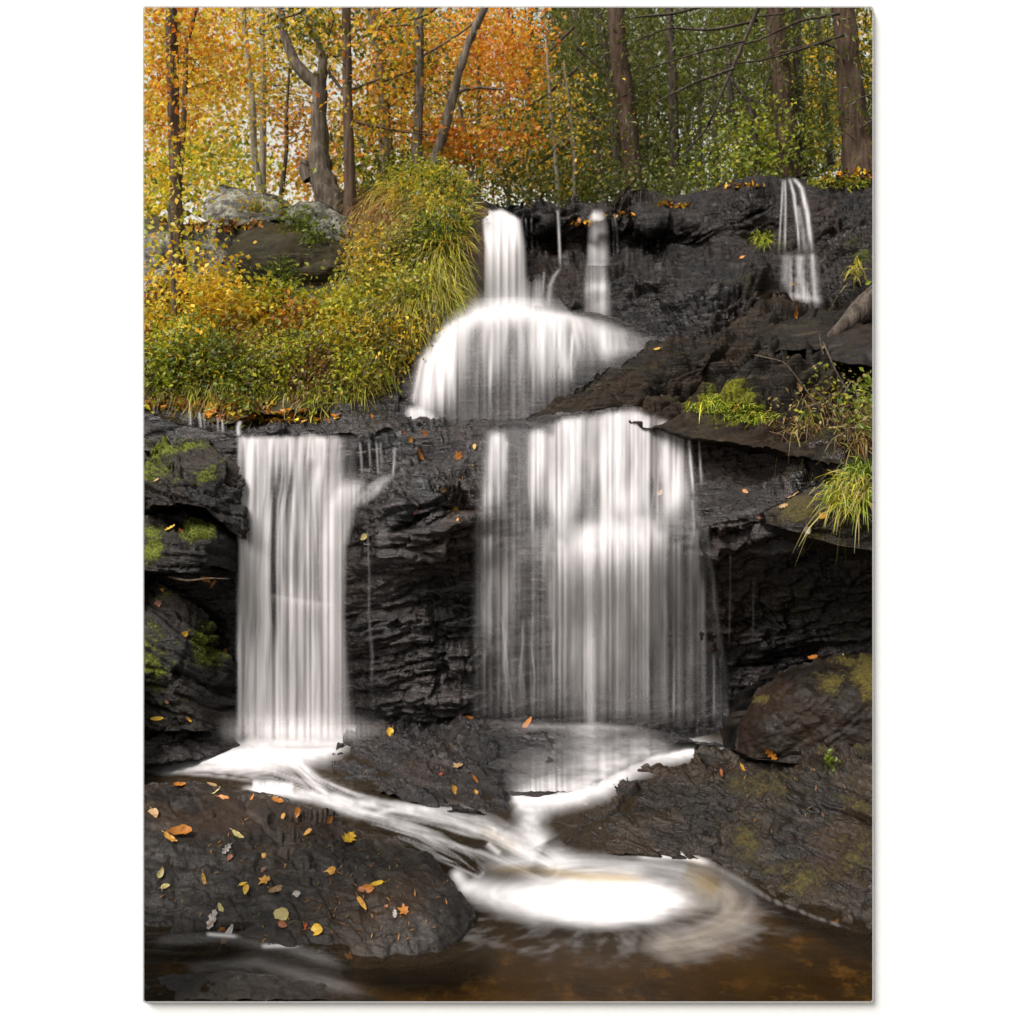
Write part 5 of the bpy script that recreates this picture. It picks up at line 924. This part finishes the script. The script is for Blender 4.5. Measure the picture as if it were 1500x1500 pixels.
# log at right
p0, p1 = at(1212, 500, 7.75), at(1315, 415, 7.95)
lg = empty('log', p0, 'grey brown weathered log slanting up over the boulders at right', 'log')
V, Fq = tube([p0, (p0*2+p1)/3+np.array([0, 0, .02]), (p0+2*p1)/3, p1], [.03, .085, .12, .13], 14, .12, 5); mk('trunk', V, Fq, M_LOG, lg)
V, Fq = tube([at(1206, 520, 7.4), at(1200, 490, 7.5), at(1195, 480, 7.5)], [.008, .008, .004], 6, .1); mk('branch', V, Fq, M_LOG, lg)
p, _ = hit(300, 850)
tw = tag(mk('twig', *tube([at(248, 845, 6.55), at(275, 851, 6.5), at(305, 847, 6.45), at(335, 848, 6.5)], [.006, .009, .008, .004], 6, .2), M_BARK_B), 'thin brown twig caught across the left wall with leaves on it', 'twig')

# ------------------------------------------------------------------ fallen leaves, one by one
LM = {'orange': fallen_mat('fallen_orange', (.52, .19, .02), (.42, .13, .02)), 'amber': fallen_mat('fallen_amber', (.60, .30, .03), (.45, .19, .02)), 'yellow': fallen_mat('fallen_yellow', (.68, .42, .02), (.62, .33, .02)),
      'pale': fallen_mat('fallen_pale', (.50, .41, .15), (.50, .38, .12)), 'white': fallen_mat('fallen_white', (.50, .44, .40), (.38, .33, .30)), 'tan': fallen_mat('fallen_tan', (.44, .27, .12), (.34, .19, .08)),
      'rust': fallen_mat('fallen_rust', (.32, .10, .025), (.22, .07, .02)), 'red': fallen_mat('fallen_red', (.48, .08, .02), (.36, .06, .02)), 'brown': fallen_mat('fallen_brown', (.16, .07, .035), (.11, .05, .03)), 'pink': fallen_mat('fallen_pink', (.45, .22, .15), (.38, .17, .11))}
def leaf_shape(kind):
    if kind == 'oval': th = np.linspace(0, 2*math.pi, 20, endpoint=False); r = np.ones(20); x = np.cos(th)*.5; y = np.sin(th)*.32*(1-.25*np.cos(th)); x = np.where(np.cos(th) > .9, x+.06, x)
    elif kind == 'long': th = np.linspace(0, 2*math.pi, 18, endpoint=False); x = np.cos(th)*.5; y = np.sin(th)*.15*(1-.2*np.cos(th))
    elif kind == 'round': th = np.linspace(0, 2*math.pi, 20, endpoint=False); x = np.cos(th)*.46; y = np.sin(th)*.42*(1-.12*np.cos(th)); x = np.where(np.cos(th) > .93, x+.07, x)
    elif kind == 'maple':
        th = np.linspace(0, 2*math.pi, 30, endpoint=False); lob = np.array([.5, .2, .42, .2, .34, .22, .3, .18, .34, .2, .42, .2]); r = np.interp(th, np.linspace(0, 2*math.pi, 13), np.append(lob, .5)); x = r*np.cos(th); y = r*np.sin(th)
    else:   # oak
        th = np.linspace(0, 2*math.pi, 30, endpoint=False); r = .5-.0*th; x = np.cos(th)*.5; y = np.sin(th)*.24*(1+.38*np.sin(th*9))
    return x, y
def fallen(px, py, L, col, kind, label, ang=None, curl=None):
    p, n = hit(px, py)
    if p is None: return
    Y = p[1]; s = .88*L/F*Y
    rr = np.random.default_rng(int(px*7+py*13)); ang = rr.uniform(0, 6.28) if ang is None else ang; curl = rr.uniform(.2, .9) if curl is None else curl
    n = n+rr.normal(size=3)*.12; n[1] -= .25; n /= np.linalg.norm(n)
    X = np.cross([0, 1., 0], n); X /= np.linalg.norm(X); Yv = np.cross(n, X)
    a = X*math.cos(ang)+Yv*math.sin(ang); b = np.cross(n, a)
    if abs(a[1]) > .6 and n[2] > .6: s *= 1.12      # lying nearly edge-on to the eye
    x, y = leaf_shape(kind)
    rings = [(0, 1)]; V = [[0, 0, 0]]; Fs = []; m = len(x)
    for k, q in enumerate((.5, 1.)):
        for i in range(m): V.append([x[i]*q, y[i]*q, curl*((x[i]*q)**2*.6+(y[i]*q)**2*1.6)+.03*math.sin(i*2.1+px)*q])
    for i in range(m):
        j = (i+1) % m; Fs.append([0, 1+i, 1+j]); Fs.append([1+i, 1+m+i, 1+m+j, 1+j])
    sx = len(V); st_ = [(-.44, 0), (-.62, .05), (-.78, .03)]
    for (u, v) in st_: V += [[u, v-.012, .02], [u, v+.012, .03]]
    Fs += [[sx, sx+1, sx+3, sx+2], [sx+2, sx+3, sx+5, sx+4]]
    V = np.array(V)*s; W = p+n*.008+V[:, :1]*a+V[:, 1:2]*b+V[:, 2:3]*n
    o = mk('fallen_leaf', W, Fs, LM[col], None, True, origin=p); tag(o, label, 'leaf', 'fallen leaves')
LV = [
 (262, 1152, 18, 'orange', 'oval', 'orange folded leaf near the far left corner of the foreground slab'), (310, 1150, 18, 'tan', 'long', 'narrow tan leaf at the far edge of the slab below the left foam'), (319, 1160, 18, 'pale', 'long', 'pale narrow leaf just below the narrow tan one'),
 (328, 1169, 24, 'orange', 'long', 'long orange leaf below the two narrow pale leaves'), (371, 1170, 13, 'orange', 'oval', 'small orange leaf on the slab just left of the little white cascade'), (402, 1171, 17, 'tan', 'maple', 'tan lobed leaf at the slab edge beside the stream'), (406, 1175, 20, 'orange', 'oval', 'orange leaf tucked under the tan lobed leaf'),
 (225, 1194, 22, 'tan', 'oval', 'tan leaf at the left edge of the slab'), (262, 1222, 40, 'orange', 'oval', 'big curled orange leaf on the left part of the slab'), (250, 1230, 32, 'amber', 'long', 'long thin amber leaf touching the big curled orange one'), (416, 1197, 12, 'amber', 'oval', 'small amber leaf near the middle of the slab far side'), (437, 1189, 16, 'orange', 'oval', 'orange leaf next to the water on the slab far edge'), (481, 1201, 16, 'orange', 'oval', 'orange leaf right of the small amber one at the slab rim'),
 (516, 1210, 22, 'orange', 'long', 'long orange leaf lowest along the slab rim'), (452, 1221, 15, 'amber', 'oval', 'amber curled leaf above the middle of the slab'), (510, 1231, 36, 'yellow', 'oak', 'yellow ragged leaf on the right part of the slab'), (349, 1225, 28, 'pale', 'long', 'pale yellow leaf with a white tip on the slab'), (331, 1245, 17, 'white', 'oak', 'small whitish lobed leaf on the middle left of the slab'), (337, 1257, 10, 'rust', 'round', 'tiny rust coloured leaf below the whitish lobed one'), (388, 1254, 9, 'amber', 'round', 'tiny round amber leaf alone in the slab centre'),
 (236, 1280, 14, 'pale', 'oval', 'small pale leaf near the left edge of the slab'), (242, 1301, 15, 'pale', 'round', 'pale yellow rounded leaf below the small pale leaf'), (299, 1289, 21, 'amber', 'long', 'narrow amber leaf left of the yellow pair'), (356, 1297, 12, 'yellow', 'oval', 'upper leaf of the small yellow pair on the slab'), (361, 1304, 14, 'yellow', 'oval', 'lower leaf of the small yellow pair on the slab'),
 (386, 1277, 17, 'brown', 'oval', 'dark brown leaf behind the orange oak leaf'), (389, 1290, 26, 'amber', 'maple', 'jagged orange oak leaf in the middle of the slab'), (403, 1304, 30, 'tan', 'long', 'long tan leaf below the jagged oak leaf'), (435, 1311, 14, 'white', 'round', 'whitish round leaf right of the long tan one'), (485, 1279, 24, 'amber', 'oval', 'curled amber leaf standing in the slab centre right'),
 (540, 1302, 22, 'orange', 'oval', 'orange leaf in the small heap on the slab right side'), (550, 1296, 24, 'yellow', 'long', 'yellow leaf on top of the small heap'), (530, 1306, 13, 'rust', 'oval', 'rust leaf at the left of the small heap'), (531, 1322, 26, 'amber', 'long', 'amber oblong leaf just below the small heap'), (592, 1335, 26, 'orange', 'maple', 'orange maple leaf at the right end of the slab'), (578, 1340, 13, 'white', 'oak', 'small white leaf touching the orange maple leaf'), (566, 1329, 7, 'rust', 'round', 'tiny rust leaf left of the orange maple leaf'),
 (325, 1335, 26, 'pale', 'long', 'long pale green leaf above the white oak leaf'), (312, 1348, 28, 'white', 'oak', 'white lobed oak leaf near the front of the slab'), (326, 1362, 24, 'orange', 'maple', 'orange torn leaf at the waterline in front of the white oak leaf'), (333, 1372, 34, 'white', 'long', 'white leaf half awash at the front waterline'), (413, 1341, 27, 'pale', 'round', 'large pale yellow leaf near the front of the slab'), (415, 1354, 16, 'rust', 'oval', 'rust curled leaf touching the large pale yellow one'),
 (449, 1358, 17, 'red', 'maple', 'small red maple leaf touching the round yellow leaf'), (465, 1363, 22, 'yellow', 'round', 'bright yellow round leaf at the front of the slab'), (510, 1402, 22, 'tan', 'oak', 'tan ragged leaf at the front waterline right of centre'),
 (570, 1074, 16, 'yellow', 'oval', 'yellow leaf on top of the rough black rock between the falls'), (672, 1123, 26, 'tan', 'maple', 'pale tan maple leaf on the rough black rock'), (665, 1158, 15, 'amber', 'oval', 'amber leaf low on the rough black rock'), (697, 1140, 15, 'orange', 'long', 'narrow orange leaf right of the pale maple leaf'), (697, 1162, 9, 'amber', 'oval', 'tiny amber leaf near the right tip of the rough black rock'), (647, 1133, 7, 'red', 'oval', 'tiny red leaf left of the pale maple leaf'), (686, 1052, 20, 'orange', 'long', 'orange leaf on the crest of the rough black rock'), (772, 1061, 26, 'orange', 'long', 'orange leaf on the smooth wet rock under the wide fall'),
 (667, 745, 16, 'yellow', 'oval', 'large yellow leaf on the rock face between the lower falls'), (672, 762, 9, 'amber', 'maple', 'tiny amber leaf just under the large yellow one'), (694, 680, 14, 'yellow', 'oval', 'yellow leaf high on the rock between the lower falls'), (672, 668, 22, 'orange', 'maple', 'orange maple leaf high on the rock between the lower falls'), (649, 716, 12, 'tan', 'round', 'tan round leaf halfway up the rock between the lower falls'), (696, 655, 10, 'amber', 'oval', 'small amber leaf under the lip left of the wide fall'), (622, 635, 16, 'orange', 'maple', 'orange maple leaf on the lip between the lower falls'), (602, 643, 11, 'amber', 'oval', 'amber leaf on the lip left of the orange maple leaf'), (591, 634, 6, 'red', 'oval', 'tiny red leaf on the lip near the middle cascade'), (615, 667, 26, 'orange', 'long', 'orange leaf strip in the cleft beside the left fall'), (534, 786, 14, 'pale', 'oval', 'pale leaf at the edge of the left fall'), (608, 749, 10, 'pink', 'oval', 'pinkish leaf on the dark rock beside the left fall'),
 (302, 847, 20, 'amber', 'oval', 'amber leaf on the twig across the left wall'), (311, 857, 17, 'orange', 'long', 'orange leaf hanging below the twig on the left wall'), (238, 866, 14, 'amber', 'oval', 'amber leaf below the twig at the left edge'), (232, 884, 18, 'pink', 'oak', 'pinkish leaf pair low on the left wall'), (270, 929, 15, 'yellow', 'oval', 'yellow oval leaf beside the bright moss on the left wall'), (330, 952, 18, 'amber', 'long', 'amber leaf at the left border of the left fall'), (246, 1027, 12, 'pink', 'maple', 'pink star shaped leaf low on the left wall'), (228, 1053, 22, 'yellow', 'long', 'yellow leaf strip at the left edge above the stream'), (276, 1053, 13, 'amber', 'long', 'amber leaf on the low wet rock at left'), (250, 775, 18, 'yellow', 'oak', 'yellow leaf left of the bright moss cushion'), (264, 780, 13, 'rust', 'oval', 'rust leaf touching the bright moss cushion'), (230, 704, 13, 'tan', 'long', 'tan leaf on the uppermost mossy rock at left'),
 (1130, 1103, 24, 'orange', 'oak', 'orange leaf in the cleft below the big brown boulder'), (1088, 1128, 18, 'amber', 'long', 'amber curled leaf on the craggy rock at right'), (1056, 1134, 15, 'rust', 'long', 'rust leaf left of the amber curled leaf on the craggy rock'), (1192, 965, 16, 'orange', 'oval', 'orange leaf on top of the big brown boulder'), (1237, 960, 8, 'pale', 'oval', 'tiny pale leaf on top of the big brown boulder'), (1024, 588, 13, 'yellow', 'oval', 'yellow oval leaf on the moss above the wide fall'), (1075, 600, 18, 'orange', 'long', 'orange leaf on the moss right of the yellow oval leaf'), (1163, 727, 22, 'tan', 'long', 'tan leaf on top of the small mossy ledge'), (1149, 742, 17, 'tan', 'oak', 'tan lobed leaf at the left end of the mossy ledge'), (1183, 775, 14, 'white', 'round', 'white leaf hanging at the front of the mossy ledge'), (1205, 757, 18, 'amber', 'oval', 'amber leaf at the front of the grass tuft ledge'), (1262, 727, 18, 'pink', 'oval', 'pinkish leaf lodged in the ledge grass at the right edge'), (967, 722, 11, 'tan', 'oval', 'tan leaf showing through the wide right fall'), (1092, 720, 10, 'orange', 'oval', 'orange leaf on the wet rock right of the wide fall'), (1113, 757, 9, 'pink', 'oval', 'small pink leaf below the orange one on the wet rock'), (1226, 1352, 22, 'tan', 'long', 'tan leaf at the waterline under the craggy rock'), (1165, 462, 22, 'orange', 'long', 'orange leaf under the lacy fall'), (1088, 378, 10, 'orange', 'oval', 'orange leaf on the terraces of the upper cliff'), (1160, 415, 10, 'amber', 'oval', 'amber leaf beside the lacy fall'), (962, 511, 12, 'yellow', 'long', 'yellow leaf on the ridge of the tilted slab'), (1170, 566, 18, 'tan', 'oval', 'tan leaf lying on the tilted slab below the boulders'), (545, 612, 12, 'orange', 'oval', 'orange leaf on the dark shelf left of the middle cascade'), (458, 605, 12, 'tan', 'oval', 'tan leaf on the dark shelf under the bank'), (287, 593, 14, 'yellow', 'oval', 'yellow leaf at the edge of the shelf over the small trickles')]
for t_ in LV: fallen(*t_)

# ------------------------------------------------------------------ canvas rim and white wall
YW = 3.97; YF = YW-.026                     # wall face; front of the rim
def rrect(x0, y0, x1, y1, r, Y, n=8):
    pts = []
    for cx, cy, a0 in ((x1-r, y0+r, -90), (x1-r, y1-r, 0), (x0+r, y1-r, 90), (x0+r, y0+r, 180)):
        for k in range(n+1):
            a = R(a0+90*k/n); pts.append((cx+r*math.cos(a), cy+r*math.sin(a)))
    p = np.array(pts); return at(p[:, 0], p[:, 1], Y)
def band(rings):
    n = len(rings[0]); V = np.concatenate(rings); Fs = []
    for k in range(len(rings)):
        a = k*n; b = ((k+1) % len(rings))*n; j = np.arange(n); j2 = (j+1) % n
        Fs.append(np.stack([a+j, a+j2, b+j2, b+j], 1))
    return V, np.concatenate(Fs)
inn = rrect(211, 11, 1278, 1467, 3.5, YF); out = rrect(209.4, 9.4, 1279.6, 1468.6, 5, YF)
foot = rrect(209.6, 9.6, 1279.4, 1468.4, 5, YW+.01); footi = rrect(210.4, 10.4, 1278.6, 1467.6, 4, YW+.01)   # the stretcher's sides are bevelled outwards towards the wall
V, Fq = band([inn, out, foot, footi])
cv = tag(mk('canvas_print', V, Fq, M_EDGE, smooth=False), 'pale thin edge of the canvas print standing out from the white wall', 'canvas print')
hole = rrect(209.0, 9.0, 1280.0, 1469.0, 5, YW); n = len(hole)
big = []
for i, q in enumerate(hole):
    sx, sz = ((1, 1), (1, -1), (-1, -1), (-1, 1))[i//9]; a = R((-90, 0, 90, 180)[i//9]+90*(i % 9)/8)
    big.append(((4.6 if sx > 0 else -2.7)+.02*math.cos(a), YW, (4.45 if sz > 0 else -.6)-.02*math.sin(a)))
big = np.array(big); back = np.array([0, .03, 0])
V, Fq = band([hole, big, big+back, rrect(207.5, 7.5, 1281.5, 1470.5, 5, YW+.03)])
wl = tag(mk('wall', V, Fq, M_WALL, smooth=False), 'plain white wall the canvas print hangs on', 'wall')

# ------------------------------------------------------------------ camera, sky and sun
cd = bpy.data.cameras.new('camera'); cam = bpy.data.objects.new('camera', cd); COL.objects.link(cam)
cam.location = (0, 0, CAMZ); cam.rotation_euler = (R(90), 0, 0); cd.sensor_width = 36; cd.lens = 36*F/1500; cd.shift_y = -(750-HY)/1500; cd.clip_end = 500
S.camera = cam
cd.dof.use_dof = True; cd.dof.focus_distance = 5.6; cd.dof.aperture_fstop = 2.9
SUN_DIR = Vector((-1.15, -1.0, 1.75)).normalized()        # towards the sun: behind the viewer, up and to the left
sd = bpy.data.lights.new('sun', 'SUN'); so = bpy.data.objects.new('sun', sd); COL.objects.link(so)
so.rotation_euler = SUN_DIR.to_track_quat('Z', 'Y').to_euler(); so.location = (-6, -8, 12); sd.energy = 5.0; sd.angle = R(34); sd.color = (1, .95, .93)
el = math.asin(SUN_DIR.z); az = math.atan2(SUN_DIR.x, SUN_DIR.y)
W = bpy.data.worlds.new('World'); S.world = W; W.use_nodes = True; nt = W.node_tree; nt.nodes.clear()
sky = nt.nodes.new('ShaderNodeTexSky'); sky.sky_type = 'NISHITA'; sky.sun_disc = False; sky.sun_elevation = el; sky.sun_rotation = az; sky.air_density = 4; sky.dust_density = 1; sky.ozone_density = 1
hs = nt.nodes.new('ShaderNodeHueSaturation'); hs.inputs['Saturation'].default_value = .25
bg = nt.nodes.new('ShaderNodeBackground'); bg.inputs[1].default_value = .12; wo_ = nt.nodes.new('ShaderNodeOutputWorld')
nt.links.new(sky.outputs[0], hs.inputs['Color']); nt.links.new(hs.outputs[0], bg.inputs[0]); nt.links.new(bg.outputs[0], wo_.inputs[0])
S.view_settings.view_transform = 'Standard'; S.view_settings.look = 'None'; S.view_settings.exposure = .38; S.view_settings.gamma = 1; S.view_settings.use_curve_mapping = False
S.render.engine = 'CYCLES'; S.cycles.max_bounces = 8; S.cycles.diffuse_bounces = 4; S.cycles.transparent_max_bounces = 24; S.cycles.use_denoising = True
S.cycles.sample_clamp_indirect = 6
